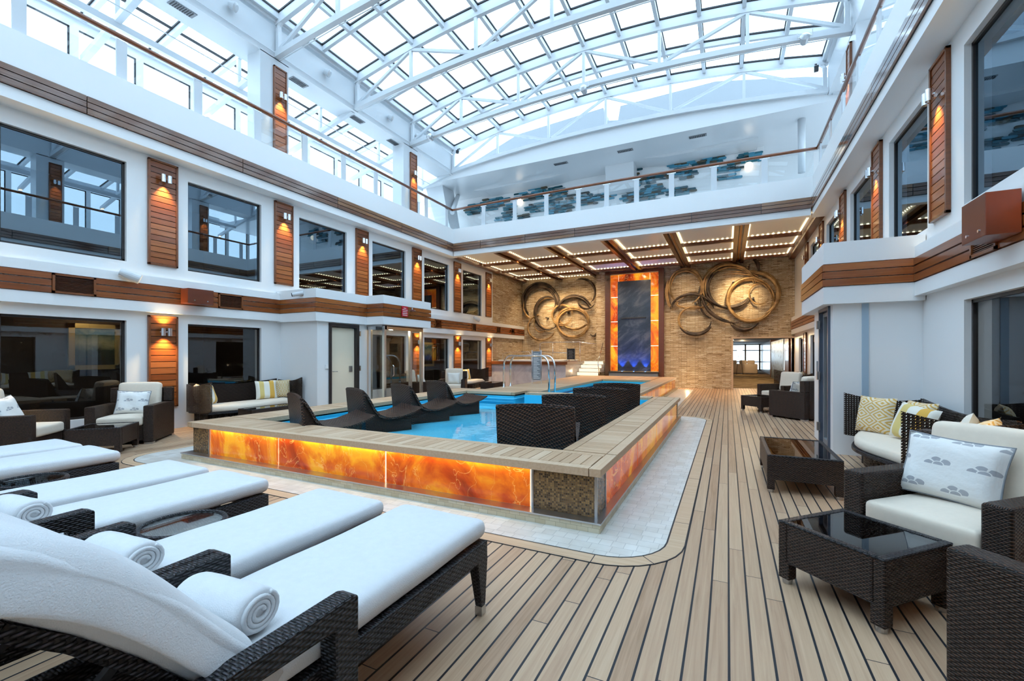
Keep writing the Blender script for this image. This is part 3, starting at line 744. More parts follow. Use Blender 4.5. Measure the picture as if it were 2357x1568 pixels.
# longitudinal side beams, gutters, side skylights, columns, outer windows
OW = -12.3
for side in ('left', 'right'):
    X = (lambda x: x) if side == 'left' else mx
    w = MB(); w.box(X(-10.2), X(-9.5), -5, 14.3, 8.30, 8.36); w.box(X(-9.56), X(-9.5), -5, 14.3, 8.36, 9.06); w.box(X(-10.2), X(-10.1), -5, 14.3, 8.36, 9.1)
    w.box(X(-9.62), X(-9.44), -5, 14.3, 9.12, 9.24); w.box(X(-9.5), X(-9.36), -5, 14.3, 9.18, 9.42)
    struct('ceiling_beam_%s' % side, w, M['steelwhite'])
    # side skylight
    w = MB(); g = MB(); gk = MB()
    zr = lambda x: 9.02 + (x + 9.6) * (.52 / 2.7)           # x on the left side
    for i in range(13):
        y = TY[0] + 1.22 * i
        w.bar((X(-10.15), y, zr(-10.15)), (X(OW), y, zr(OW)), .09, .12); gk.bar((X(-10.15), y, zr(-10.15) + .08), (X(OW), y, zr(OW) + .08), .14, .04)
    for x in (-10.3, OW): w.bar((X(x), TY[0], zr(x)), (X(x), 14.2, zr(x)), .12, .14)
    gk.bar((X(-11.3), TY[0], zr(-11.3) + .08), (X(-11.3), 14.2, zr(-11.3) + .08), .05, .04)
    w.bar((X(-10.9), -4, 7.93), (X(-10.9), 14.2, 7.93), .10, .13)
    so = struct('ceiling_side_skylight_%s' % side, w, M['steelwhite'])
    gk.build('gasket', M['black'], so)
    g.add([(X(-10.15), TY[0], zr(-10.15) + .11), (X(OW), TY[0], zr(OW) + .11), (X(OW), 14.2, zr(OW) + .11), (X(-10.15), 14.2, zr(-10.15) + .11)], [(0, 1, 2, 3)]); g.build('roof_glass', M['roofglass'], so)
    w = MB()
    for y in TY[1:]:
        w.bar((X(-9.6), y, 8.34), (X(OW), y, 7.66), .11, .12)
        w.bar((X(-10.9), y, 8.0), (X(-10.9), y, 8.78), .08, .08)
        w.bar((X(-9.55), y, 8.95), (X(-10.9), y, 8.05), .06, .06) if False else None
    struct('ceiling_struts_%s' % side, w, M['steelwhite'])
    # outer wall with windows
    w = MB(); hol = []; y = -4.0
    while y < 19.5: hol.append((y + .33, y + 1.33, 6.25, 8.24)); y += 1.15
    wall_holes(w, X(OW), X(OW - .12), -5, 20.4, 5.7, 8.55, hol); struct('wall_%s_outer' % side, w, M['white'])
    k = MB()
    for h_ in hol:
        k.box(X(OW + .005), X(OW - .02), h_[1] - .03, h_[1], h_[2], h_[3]); k.box(X(OW + .005), X(OW - .02), h_[0], h_[1], h_[3] - .03, h_[3])
    ko = struct('window_%d' % (50 if side == 'left' else 51), k, M['black'])
    g = MB()
    for h_ in hol: g.add([(X(OW - .05), h_[0], h_[2]), (X(OW - .05), h_[1], h_[2]), (X(OW - .05), h_[1], h_[3]), (X(OW - .05), h_[0], h_[3])], [(0, 1, 2, 3)])
    g.build('pane', M['roofglass'], ko)
    # columns
    for n_, y in enumerate((1.95, 6.85, 11.77)):
        c = MB(); c.box(X(-9.95), X(-9.5), y - .36, y + .36, 5.7, 8.32); struct('column', c, M['steelwhite'])
        wd = ('nearest the camera', 'in the middle of the row', 'farthest along')[n_]
        put_panel(side, y + (.12 if side == 'left' else .12), 6.0, 8.13, 17, 'narrow teak slat panel on the %s balcony column %s' % (side, wd), 'chrome downlight on the %s balcony column %s' % (side, wd), False, wx=-9.5, width=.34, sz=7.45)

for i, y in enumerate(TY[4:8]):
    for s_, X in (('left', lambda x: x), ('right', mx)):
        t = thing('strut_light', 'small warm lamp at the foot of a white strut along the %s outer windows' % s_, 'wall light', (X(-12.22), y, 7.56), 0, 'strut foot lamps on the %s side' % s_)
        b = MB(); b.lathe([(.05, -.03), (.06, .0), (.06, .03)], 12); b.build('housing', M['steelwhite'], t)
        b = MB(); b.lathe([(.0001, .032), (.05, .032)], 12); b.build('bulb', M['bulb'], t)
# slit of daylight, horn speakers and vents on the left beam
def beam_speaker(y, lbl, side='left'):
    X = (lambda x: x) if side == 'left' else mx; sg = 1 if side == 'left' else -1
    t = thing('ceiling_loudspeaker', lbl, 'loudspeaker', (X(-9.5), y, 8.78), 0 if sg > 0 else PI)
    b = MB(); b.tube([(0, 0, 0), (.10, 0, -.02)], .03); b.build('bracket', M['steelwhite'], t)
    b = MB(); b.tube([(.06, -.05, 0), (.16, .02, -.05)], [.07, .10], 14); b.tube([(.16, .02, -.05), (.18, .035, -.06)], [.10, .06], 14); b.build('horn', M['steelwhite'], t)
for y, w_ in ((5.82, 'nearest'), (8.27, 'second along'), (10.68, 'third along'), (12.0, 'farthest')): beam_speaker(y, 'small round white loudspeaker on the left roof beam, ' + w_)
def flat_vent(loc, w, d, lbl, rz=0):
    t = thing('air_vent', lbl, 'vent', loc, rz)
    b = MB(); b.box(-w / 2, w / 2, -d / 2, d / 2, -.012, 0); b.build('frame', M['grey'], t)
    b = MB()
    for i in range(9): u = -w / 2 + .03 + (w - .06) * i / 9; b.box(u, u + .018, -d / 2 + .02, d / 2 - .02, -.02, -.012)
    b.build('slats', M['black'], t)
for y, w_ in ((5.05, 'nearest, at the top edge'), (7.7, 'beside the first column'), (9.68, 'second beyond the first column'), (11.24, 'beside the second column')):
    flat_vent((-9.78, y, 8.30), .45, .20, 'grey slatted vent under the left roof beam, ' + w_, PI / 2)
for x, w_ in ((-5.28, 'left of three'), (-3.04, 'middle of three'), (-.83, 'right of three')):
    flat_vent((x, 14.75, 8.125), .5, .16, 'dark slatted vent under the white beam above the teal art, ' + w_)

# back end of the roof: beam, art wall, soffits, superstructure outside
w = MB(); poly = [(-10.2, 8.13), (mx(-10.2), 8.13)] + [(x, zb(x) + .05) for x in [mx(-10.2) - 13.3 * i / 20 for i in range(21)]]
poly = [(-10.2, 8.13), (mx(-10.2), 8.13), (mx(-10.2), 8.3)] + [(x, zb(x) + .02) for x in [2.4 - 11.9 * i / 16 for i in range(17)]] + [(-10.2, 8.3)]
w.prism_y(poly, 14.26, 15.6); w.box(-12.3, mx(-12.3), 15.6, 20.4, 8.13, 8.3)
w.box(-12.3, -10.2, 14.26, 15.6, 8.13, 8.3); w.box(mx(-10.2), mx(-12.3), 14.26, 15.6, 8.13, 8.3)
struct('ceiling_back_beam', w, M['soffit'])
w = MB(); w.box(-12.3, .85, 16.4, 16.6, 5.7, 8.13); w.box(.85, mx(-12.3), 17.6, 17.8, 5.7, 8.13); w.box(.85, 1.05, 16.4, 17.6, 5.7, 8.13); struct('wall_back_upper', w, M['white'])
w = MB(); w.prism_y([(-8.9, 8.06), (-6.0, 8.06), (-5.4, 8.13), (-9.4, 8.13)], 15.62, 16.38); w.prism_y([(-1.9, 8.04), (.84, 8.04), (.84, 8.13), (-2.6, 8.13)], 15.62, 16.38)
struct('ceiling_soffit_ducts', w, M['soffit'])
w = MB(); w.prism_x([(15.7, 8.13), (16.4, 8.13), (16.4, 7.3), (16.1, 7.35), (15.8, 7.6)], -3.95, -2.95); struct('ceiling_curved_bracket', w, M['soffit'])
w = MB(); w.tube([(1.9, 15.0, 8.2), (1.9, 15.0, 6.6)], [.10, .09], 12); w.lathe([(.30, 0), (.16, .12), (.10, .35)], 16, (1.9, 15.0, 5.7)); struct('column', w, M['steelwhite'], smooth=True)
w = MB(); w.tube([(-9.6, 14.4, 6.9), (-10.3, 15.9, 8.2)], .09, 8); w.prism_y([(-10.2, 5.7), (-9.55, 5.7), (-9.9, 6.6), (-10.2, 8.13), (-11, 8.13)], 14.6, 15.4); struct('column', w, M['steelwhite'])
w = MB(); w.prism_y([(-10.8, 8.3), (3.4, 8.3), (3.4, 10.6), (2.4, 10.9), (-.4, 11.5), (-3.9, 11.45), (-4.0, 10.9), (-4.5, 11.0), (-4.6, 11.55), (-8.5, 11.3), (-10.8, 10.5)], 18, 19)
w.prism_y([(-10.0, 8.3), (-4.6, 8.3), (-4.6, 10.3), (-10, 9.6)], 17.6, 18); w.prism_y([(-3.8, 8.3), (2.8, 8.3), (2.8, 9.9), (-3.8, 10.4)], 17.6, 18)
struct('exterior_superstructure', w, plain('darkened_white_hull', (.24, .27, .30), .5))  # white superstructure, darkened in its colour against the bright sky
# thin service pipes under the trusses
w = MB()
for y in TY[4:]:
    w.tube([(x, y + .09, zb(x) + .0) for x in NX], .012, 5)
w.tube([(-10.35, 2, 7.98), (-10.35, 14, 7.98)], .012, 5); w.tube([(-9.47, 1, 8.42), (-9.47, 14.1, 8.42)], .010, 5)
struct('ceiling_service_pipes', w, M['steelwhite'])
def flood(loc, lbl):
    t = thing('floodlight', lbl, 'lamp', loc)
    b = MB(); b.tube([(0, -.12, .0), (0, -.10, -.02), (0, .08, -.06)], [.05, .10, .07], 14); b.build('housing', M['brush'], t)
    b = MB(); b.tube([(-.14, -.05, .12), (-.14, -.05, 0), (.14, -.05, 0), (.14, -.05, .12)], .01, 5); b.build('yoke', M['brush'], t)
flood((-8.6, 11.66, 8.42), 'small floodlight clamped to the third truss near the left beam')
flood((-3.51, 11.66, 8.62), 'small floodlight clamped under the middle of the third truss')
flood((1.53, 11.66, 8.42), 'small floodlight clamped to the third truss near the right end')
t = thing('spotlight', 'small black spotlight in the far right corner of the glass roof', 'lamp', (2.1, 14.0, 8.95)); b = MB(); b.box(-.05, .05, -.04, .04, -.09, .06); b.build('housing', M['black'], t, bevel=.01); b = MB(); b.bar((0, 0, .1), (0, .2, .22), .03, .03); b.build('arm', M['black'], t)
t = thing('spotlight', 'small black spotlight in the far left corner of the glass roof', 'lamp', (-9.1, 14.0, 9.0)); b = MB(); b.box(-.05, .05, -.04, .04, -.07, .05); b.build('housing', M['black'], t, bevel=.01); b = MB(); b.bar((0, 0, .08), (0, .2, .2), .03, .03); b.build('arm', M['black'], t)

# teal wall art: clusters of rounded ceramic bars
art = thing('wall_art', 'teal and umber relief of overlapping rounded bars on the white wall above the far balcony', 'wall art', (0, 16.38, 0))
CL = [(1090, 481, 44, 26), (1128, 470, 52, 30), (1152, 461, 40, 12), (1168, 488, 26, 40), (1150, 503, 30, 10), (1189, 449, 22, 14), (1237, 430, 46, 24), (1225, 452, 60, 18), (1240, 476, 70, 24), (1205, 497, 28, 10), (1275, 445, 60, 34), (1288, 478, 58, 34), (1312, 456, 20, 20), (1345, 452, 34, 22), (1352, 466, 34, 12), (1386, 452, 48, 18), (1452, 385, 60, 20), (1452, 406, 26, 16), (1456, 425, 20, 10), (1465, 452, 76, 30), (1500, 437, 60, 26), (1482, 462, 60, 20),
      (1492, 412, 50, 22), (1528, 404, 70, 16), (1560, 371, 60, 26), (1565, 396, 54, 22), (1580, 405, 40, 14), (1562, 440, 60, 22), (1640, 367, 62, 16), (1672, 388, 60, 16), (1668, 407, 56, 14), (1722, 355, 56, 12), (1735, 366, 44, 10), (1600, 376, 24, 8), (1690, 372, 40, 12)]
for (cx, cy, w_, h_) in CL:
    mbs = MB(); rows = max(2, int(h_ / 5.2)); seeds = random.Random(int(cx * 7 + cy))
    for r in range(rows):
        yy = cy - h_ / 2 + (r + .5) * h_ / rows; env = math.sin(PI * (r + .7) / (rows + .4)); half = w_ / 2 * (.35 + .65 * env); x = cx - half + seeds.uniform(-4, 2)
        while x < cx + half - 4:
            l = seeds.uniform(13, 22); p = on_y(x, yy + seeds.uniform(-1.2, 1.2) - (x - cx) * .14, 16.3); q = on_y(x + l, yy - (x - cx) * .14 - l * .14, 16.3)
            z = (p[2] + q[2]) / 2; hh = .035; x0, x1 = p[0], q[0]; d = seeds.uniform(.01, .07)
            pl = [(x0 + hh - hh * math.cos(a), z + hh * math.sin(a)) for a in (-1.2, -.6, 0, .6, 1.2)][::-1] + [(x1 - hh + hh * math.cos(a), z + hh * math.sin(a)) for a in (-1.2, -.6, 0, .6, 1.2)]
            pl = [(x0 + hh, z + hh), (x0 + .01, z + hh * .6), (x0, z), (x0 + .01, z - hh * .6), (x0 + hh, z - hh), (x1 - hh, z - hh), (x1 - .01, z - hh * .6), (x1, z), (x1 - .01, z + hh * .6), (x1 - hh, z + hh)]
            mbs.prism_y(pl, -d, 0, seeds.choice([0, 0, 1, 1, 2, 3, 4, 4])); x += l * .82
    mbs.build('bar_cluster', TEAL, art)
for x, z, lb in ((.52 * 16.2 / 13.7, H + (6.58 - H) * 16.2 / 13.7, 'round white globe lamp at the right end of the teal art'), (-6.44 * 16.2 / 13.7, H + (6.65 - H) * 16.2 / 13.7, 'round white globe lamp toward the left end of the teal art')):
    t = thing('globe_lamp', lb, 'wall light', (x, 16.3, z)); b = MB(); b.lathe([(.001, -.13), (.07, -.11), (.12, -.05), (.13, 0), (.12, .05), (.07, .11), (.001, .13)], 18); b.build('globe', M['globe'], t, smooth=True)
    b = MB(); b.box(-.03, .03, .08, .1, -.03, .03); b.build('mount', M['chrome'], t)

# ------------------------------------------------------------------ coffered ceiling over the far end
w = MB(); w.box(-9.4, 2.3, 13.86, 20.5, 5.17, 5.3); struct('ceiling', w, M['ceilpanel'])
CB = [-9.27, -7.4, -5.47, -3.5, -1.58, .36, 2.2]
YC = [13.9, 14.4 + .0, 16.02, 17.66, 19.28, 20.45]
YC = [13.95, 16.02, 17.66, 19.28, 20.45]
w = MB()
for i, x in enumerate(CB):
    if i in (0, 6): w.box(x - .10, x + .10, 13.9, 20.48 if i == 0 else 19.88, 5.04, 5.17)
    else:
        for s in (-1, 1): w.box(x + s * .13 - .06, x + s * .13 + .06, 13.9, 20.48 if x < -5.4 else 19.88, 5.04, 5.17)
for y in YC[1:4]:
    for p, q in zip(CB, CB[1:]): w.box(p + .17, q - .17, y - .06, y + .06, 5.05, 5.17)
trim(w, M['mahog'])
dt = MB()
for i, (p, q) in enumerate(zip(CB, CB[1:])):
    for j, (c, d) in enumerate(zip(YC, YC[1:])):
        if j == 3 and i > 1: continue
        a0, a1, b0, b1 = p + .2, q - .2, c + .07, d - .07
        for (u, v, s, e) in ((a0, a0 + .035, b0, b1), (a1 - .035, a1, b0, b1)): dt.box(u, v, s, e, 5.148, 5.168, 1)
        for (u, v, s, e) in ((a0, a1, b0, b0 + .012), (a0, a1, b1 - .012, b1)): dt.box(u, v, s, e, 5.148, 5.168, 0)
t = tag(dt.build('ceiling_light_strings', [M['dots'], M['dots']]), 'strings of tiny warm bulbs edging the satin panels of the coffered ceiling', 'string lights')
w = MB()
for x in CB[1:-1]: w.box(x - .03, x + .03, 13.95, 19.85, 5.12, 5.14)
tag(w.build('ceiling_light_track', plain('gold_track', S(170, 120, 60), .3, .6)), 'narrow bronze light tracks between the twin wooden ceiling beams', 'light track')

# ------------------------------------------------------------------ waterfall feature
wf = thing('water_wall', 'tall dark slate water wall framed in glowing onyx and wood, between two ring sculptures', 'water feature', (0, YB, 0))
X0, X1, Z0, Z1 = -4.97, -2.44, .5, 5.1
b = MB(); e = .22
b.box(X0, X0 + e, -.16, 0, 0, Z1); b.box(X1 - e, X1, -.16, 0, 0, Z1); b.box(X0 + e, X1 - e, -.16, 0, Z1 - .13, Z1); b.build('frame', M['mahog'], wf, bevel=.01)
zs = [.66, 1.77, 2.86, 3.95, 4.95]
for i in range(4):
    for xa in (-4.73, -3.02):
        b = MB(); b.box(xa, xa + .35, -.08, -.04, zs[i] + .012, zs[i + 1] - .012); b.build('onyx_panel', M['onyxwall'], wf)
b = MB(); b.box(-4.37, -3.03, -.08, -.04, 4.6, 4.95); b.build('onyx_panel', M['onyxwall'], wf)
b = MB(); b.box(-4.715, -2.685, -.06, -.03, .68, 4.93); b.build('joint_lights', M['led'], wf)
b = MB(); b.box(-4.41, -2.99, -.11, -.05, .66, 4.64); b.build('slate_slab', M['slate'], wf)
b = MB(); b.box(-4.23, -3.19, -.17, -.1, 2.97, 3.02); b.build('spout', M['darkframe'], wf)
b = MB(); b.box(-4.75, -2.66, -.35, -.02, .28, .60); b.build('basin', M['grey'], wf, bevel=.01)
b = MB(); b.box(-4.78, -2.63, -.38, -.05, .60, .64); b.build('basin_ledge', M['darkframe'], wf)
for x in (-4.2, -3.7, -3.2):
    b = MB(); b.lathe([(.0001, .66), (.03, .66)], 12, (x, -.2, 0)); b.build('blue_lamp', M['blueled'], wf)

# ring sculptures
def arc(mb, cx, cy, rx, ry, a0, a1, y, sx, sy, ox, oy, n=3, thick=.05, mi=0, spread=9, taper=True, seed=1):
    rn = random.Random(seed)
    for s in range(n):
        dx, dy, dr = rn.uniform(-spread, spread), rn.uniform(-spread, spread), rn.uniform(-spread, spread); b0, b1 = a0 + rn.uniform(-12, 12), a1 + rn.uniform(-12, 12); pts = []; rad = []; N = 26; yo = rn.uniform(.11, .28)
        for i in range(N + 1):
            f = i / N; a = math.radians(b0 + (b1 - b0) * f)
            px = ox + (cx + dx + (rx + dr) * math.cos(a)) / sx; py = oy + (cy + dy - (ry + dr) * math.sin(a)) / sy
            p = on_y(px, py, y - yo); pts.append((p[0], p[1] - y, p[2])); rad.append(thick * 1.0 * ((.25 + .75 * math.sin(PI * min(1, f * 1.0))) if taper else 1))
        mb.tube(pts, rad, 7, mi=mi)
sl = thing('ring_sculpture', 'interlocking dark and tan reed rings on the recessed wall beside the water wall', 'wall sculpture', (0, YR, 0))
aL = dict(y=YR, sx=4.481, sy=4.48, ox=1190, oy=600)
def ringpart(parent, args, mats_i, kw):
    mb = MB(); arc(mb, *args, **kw); mb.build('ring', (M['ringtan'], M['ringdark'])[mats_i], parent, smooth=True)
for i, (a, mi, n, th, sp) in enumerate([((245, 430, 170, 175, -10, 215), 1, 6, .07, 14), ((150, 480, 80, 120, 120, 260), 0, 3, .05, 8), ((325, 540, 130, 165, 70, 300), 1, 4, .055, 8), ((320, 540, 132, 160, 80, 290), 0, 3, .04, 10), ((578, 640, 165, 150, 0, 350), 0, 7, .045, 10), ((590, 520, 170, 155, 20, 185), 1, 4, .055, 8), ((590, 560, 165, 150, 190, 330), 0, 3, .04, 8), ((250, 695, 140, 130, 100, 340), 0, 4, .04, 8), ((245, 650, 65, 85, 80, 330), 0, 2, .025, 5), ((470, 560, 105, 105, 0, 340), 0, 4, .035, 8), ((672, 330, 135, 140, -40, 105), 1, 4, .05, 8), ((720, 395, 92, 100, 180, 330), 1, 2, .035, 5), ((780, 600, 60, 180, 250, 330), 1, 2, .04, 6)]):
    ringpart(sl, a, mi, dict(aL, n=n, thick=th, spread=sp, seed=i + 3))
srr = thing('ring_sculpture', 'largest sculpture of interlocking golden and dark reed rings, on the stone wall above the doorway', 'wall sculpture', (0, YB, 0))
aR = dict(y=YB, sx=4.073, sy=4.073, ox=1520, oy=580)
for i, (a, mi, n, th, sp) in enumerate([((240, 330, 150, 165, -60, 230), 0, 4, .035, 8), ((140, 380, 85, 170, 130, 250), 0, 4, .04, 9), ((300, 490, 150, 45, 170, 370), 0, 5, .03, 6), ((330, 640, 160, 135, 70, 260), 0, 2, .04, 6), ((330, 650, 155, 125, 200, 345), 1, 3, .055, 6), ((650, 330, 235, 215, 20, 200), 0, 7, .05, 16), ((640, 330, 200, 190, 130, 260), 1, 3, .05, 9), ((650, 360, 230, 160, 190, 250), 1, 3, .05, 7), ((630, 360, 225, 160, 255, 330), 1, 4, .055, 8),
        ((850, 450, 215, 200, 0, 355), 0, 7, .055, 10), ((870, 400, 235, 205, -50, 100), 0, 6, .055, 12), ((930, 395, 100, 95, 60, 330), 0, 2, .025, 4), ((300, 560, 200, 155, 20, 165), 1, 4, .05, 9), ((720, 380, 330, 280, 195, 262), 1, 4, .06, 9), ((790, 560, 160, 170, 215, 310), 1, 4, .06, 8), ((700, 250, 220, 60, 0, 110), 0, 3, .03, 9), ((850, 150, 70, 90, -20, 70), 1, 3, .045, 7), ((480, 420, 120, 200, 110, 260), 1, 2, .045, 7)]):
    ringpart(srr, a, mi, dict(aR, n=n, thick=th, spread=sp, seed=i + 40))

for q_, x_, z_ in ((sl, -8.0, 3.2), (sl, -6.9, 3.4), (srr, -1.2, 3.5), (srr, .9, 3.6), (srr, .2, 4.3)):
    b = MB(); b.box(x_ - .03, x_ + .03, -.3, 0, z_ - .03, z_ + .03); b.build('wall_mount', M['darkframe'], q_)
# ------------------------------------------------------------------ pool
def strip(mb, x0, x1, y0, y1, z0=.455, z1=.49, along='x', edge=.1, p=.094, e=(1, 1, 1, 1)):
    g = .006; bx0, bx1, by0, by1 = x0 + edge * e[0], x1 - edge * e[1], y0 + edge * e[2], y1 - edge * e[3]
    if e[0]: mb.box(x0, bx0 - g, y0, y1, z0 - .03, z1)
    if e[1]: mb.box(bx1 + g, x1, y0, y1, z0 - .03, z1)
    if e[2]: mb.box(bx0, bx1, y0, by0 - g, z0 - .03, z1)
    if e[3]: mb.box(bx0, bx1, by1 + g, y1, z0 - .03, z1)
    if along == 'x':
        n = max(1, round((by1 - by0) / p)); s = (by1 - by0) / n
        for i in range(n): mb.box(bx0, bx1, by0 + i * s, by0 + (i + 1) * s - g, z0, z1)
    else:
        n = max(1, round((bx1 - bx0) / p)); s = (bx1 - bx0) / n
        for i in range(n): mb.box(bx0 + i * s, bx0 + (i + 1) * s - g, by0, by1, z0, z1)
PX0, PX1, PY0, PY1 = -6.55, -.9, 3.44, 9.95
pool = thing('swimming_pool', 'raised pool with bleached teak coping and glowing onyx sides in the middle of the deck', 'pool')
w = MB()
for (a, b_, c, d) in ((PX0 + .08, -5.95, PY0 + .08, 10.1), (-5.95, -1.45, PY0 + .08, 3.97), (-1.45, PX1 - .06, PY0 + .08, PY1 - .05), (-4.34, -1.45, 9.62, PY1), (-5.95, -4.56, 9.52, 10.1)): w.box(a, b_, c, d, 0, .44)
w.build('core_wall', M['black'], pool)
w = MB(); strip(w, PX0, -5.92, 4.03, 10.15, along='x', e=(1, 1, 0, 1)); w.build('coping_left', M['coping'], pool, bevel=.003)
w = MB(); strip(w, PX0, PX1, PY0, 4.0, along='y', e=(1, 1, 1, 1)); w.build('coping_front', M['copingx'], pool, bevel=.003)
w = MB(); strip(w, -1.42, PX1, 4.03, PY1, along='x', e=(1, 1, 0, 1)); w.build('coping_side', M['coping'], pool, bevel=.003)
w = MB(); strip(w, -5.9, -4.56, 9.5, 10.15, along='x', e=(0, 1, 1, 0)); w.build('coping_landing', M['coping'], pool, bevel=.003)
w = MB(); strip(w, -4.34, -1.45, 9.6, PY1 + .02, along='y', e=(1, 0, 1, 1)); w.build('coping_divider', M['copingx'], pool, bevel=.003)
w = MB(); w.box(PX0 + .02, PX1 - .01, PY0 + .02, 3.98, .42, .456); w.box(-1.43, PX1 - .01, 3.98, PY1 - .02, .42, .456); w.box(PX0 + .02, -5.93, 3.98, 10.1, .42, .456); w.box(-5.93, -4.57, 9.52, 10.1, .42, .456); w.box(-4.33, -1.43, 9.62, PY1, .42, .456)
w.build('coping_backing', M['black'], pool)
w = MB(); w.box(PX0 - .02, PX1 + .01, 3.38, 3.56, 0, .075); w.box(-1.1, PX1 + .01, 3.56, 10.0, 0, .075); w.box(PX0 - .02, PX0 + .1, 3.56, 10.2, 0, .075); w.build('plinth', M['plinth'], pool)
w = MB(); w.box(PX0 - .03, PX1 + .02, 3.37, 3.56, .075, .088); w.box(-1.1, PX1 + .02, 3.56, 10.01, .075, .088); w.box(PX0 - .03, PX0 + .1, 3.56, 10.2, .075, .088); w.build('plinth_edge', M['brush'], pool)
fx = [-6.2, -5.13, -3.6 + .06, -1.52]   # onyx joints on the front
fx = [-6.12, -4.78, -3.14, -1.52]
for a, b_ in zip(fx, fx[1:]):
    w = MB(); w.box(a + .012, b_ - .012, PY0 + .05, PY0 + .08, .09, .425); w.build('onyx_panel', M['onyx'], pool)
w = MB(); w.box(fx[0], fx[-1], PY0 + .065, PY0 + .082, .09, .425); w.build('joint_lights', M['led'], pool)
sy = [3.78, 5.3, 6.85, 8.4, 9.7]
for a, b_ in zip(sy, sy[1:]):
    w = MB(); w.box(PX1 - .08, PX1 - .05, a + .012, b_ - .012, .09, .425); w.build('onyx_panel', M['onyx'], pool)
w = MB(); w.box(PX1 - .082, PX1 - .065, sy[0], sy[-1], .09, .425); w.build('joint_lights', M['led'], pool)
for (a, b_, c, d) in ((fx[-1] + .03, PX1 - .045, PY0 + .045, sy[0] - .02), (PX1 - .3, PX1 - .045, 9.72, PY1 - .03), (PX0 + .06, fx[0] - .03, PY0 + .045, 3.9)):
    w = MB(); w.box(a, b_, c, d, .088, .424); w.build('mosaic_corner', M['mosaic'], pool)
w = MB()
for x in (fx[0] - .022, fx[-1] + .006): w.box(x, x + .02, PY0 + .04, PY0 + .06, .088, .43)
w.box(PX1 - .06, PX1 - .038, sy[0] - .022, sy[0] - .004, .088, .43); w.box(PX1 - .06, PX1 - .038, PY0 + .038, PY0 + .05, .088, .43); w.build('steel_strip', M['brush'], pool)
# basin
w = MB(); w.box(-5.95, -1.42, 3.98, 9.62, .0, .20); w.box(-4.56, -4.34, 9.6, 10.2, 0, .2); w.build('basin_floor', M['poolfloor'], pool)
w = MB(); w.box(-5.95, -5.90, 4.0, 9.5, .2, .40); w.box(-5.9, -1.45, 3.96, 4.0, .2, .40); w.box(-1.46, -1.42, 4.0, 9.6, .2, .40); w.box(-4.34, -1.46, 9.57, 9.62, .2, .44); w.box(-5.9, -4.56, 9.46, 9.52, .2, .40); w.box(-4.6, -4.555, 9.5, 10.2, .2, .40); w.build('basin_wall', M['poolwall'], pool)
w = MB(); w.tube([(-5.85, 4.1, .34), (-5.85, 9.42, .34), (-4.56, 9.42, .34), (-4.52, 10.1, .34)], .018, 8); w.tube([(-5.85, 4.1, .27), (-5.85, 9.42, .27), (-4.56, 9.42, .27)], .015, 8); w.build('basin_rail', M['poolrail'], pool, smooth=True)
w = MB(); w.add([(-5.9, 4.0, .235), (-1.46, 4.0, .235), (-1.46, 9.57, .235), (-5.9, 9.57, .235), (-4.555, 9.57, .235), (-4.34, 9.57, .235), (-4.34, 9.97, .235), (-4.555, 9.97, .235)], [(0, 1, 2, 3), (4, 5, 6, 7)])
tag(w.build('pool_water', M['water']), 'clear turquoise water of the near pool around the wicker loungers', 'water')
# second pool
p2 = thing('swimming_pool', 'narrow second pool behind the first, reaching toward the water wall', 'pool')
w = MB(); strip(w, -5.75, -4.16, 10.2, 18.7, along='x', e=(1, 1, 0, 1)); w.build('coping_left', M['coping'], p2, bevel=.003)
w = MB(); strip(w, -2.39, -1.83, 10.0, 18.7, along='x', e=(1, 1, 1, 1)); w.build('coping_side', M['coping'], p2, bevel=.003)
w = MB(); strip(w, -4.13, -2.42, 16.05, 18.7, along='y', e=(0, 0, 1, 1)); w.build('coping_back', M['copingx'], p2, bevel=.003)
w = MB(); w.box(-5.7, -4.2, 10.2, 18.65, 0, .456); w.box(-2.35, -1.9, 10.05, 18.65, 0, .456); w.box(-4.2, -2.35, 16.1, 18.65, 0, .456); w.build('core_wall', M['black'], p2)
py = [10.15 + 1.4 * i for i in range(7)]
for a, b_ in zip(py, py[1:]):
    w = MB(); w.box(-1.9, -1.87, a + .012, b_ - .012, .09, .425); w.build('onyx_panel', M['onyx'], p2)
w = MB(); w.box(-1.9, -1.80, 10.0, 18.75, 0, .085); w.build('plinth', M['plinth'], p2)
w = MB(); w.box(-4.2, -2.35, 9.97, 16.1, 0, .12); w.build('basin_floor', M['poolfloor'], p2)
w = MB(); w.box(-4.22, -4.15, 10.2, 16.1, .1, .42); w.box(-4.15, -2.4, 16.0, 16.08, .1, .42); w.box(-2.42, -2.38, 9.97, 16.1, .1, .42); w.build('basin_wall', M['poolwall'], p2)
w = MB(); w.box(-4.15, -4.13, 10.3, 15.98, .22, .34); w.box(-4.13, -2.45, 15.97, 15.99, .22, .34); w.build('dark_tile_band', plain('deep_blue_tile', S(10, 70, 130), .25), p2)
w = MB(); w.tube([(-4.08, 10.4, .29), (-4.08, 15.9, .29), (-2.5, 15.9, .29)], .016, 8); w.build('basin_rail', M['poolrail'], p2, smooth=True)
w = MB(); w.add([(-4.14, 9.98, .215), (-2.42, 9.98, .215), (-2.42, 15.99, .215), (-4.14, 15.99, .215)], [(0, 1, 2, 3)])
tag(w.build('pool_water', M['water']), 'clear blue water of the far narrow pool before the water wall', 'water')
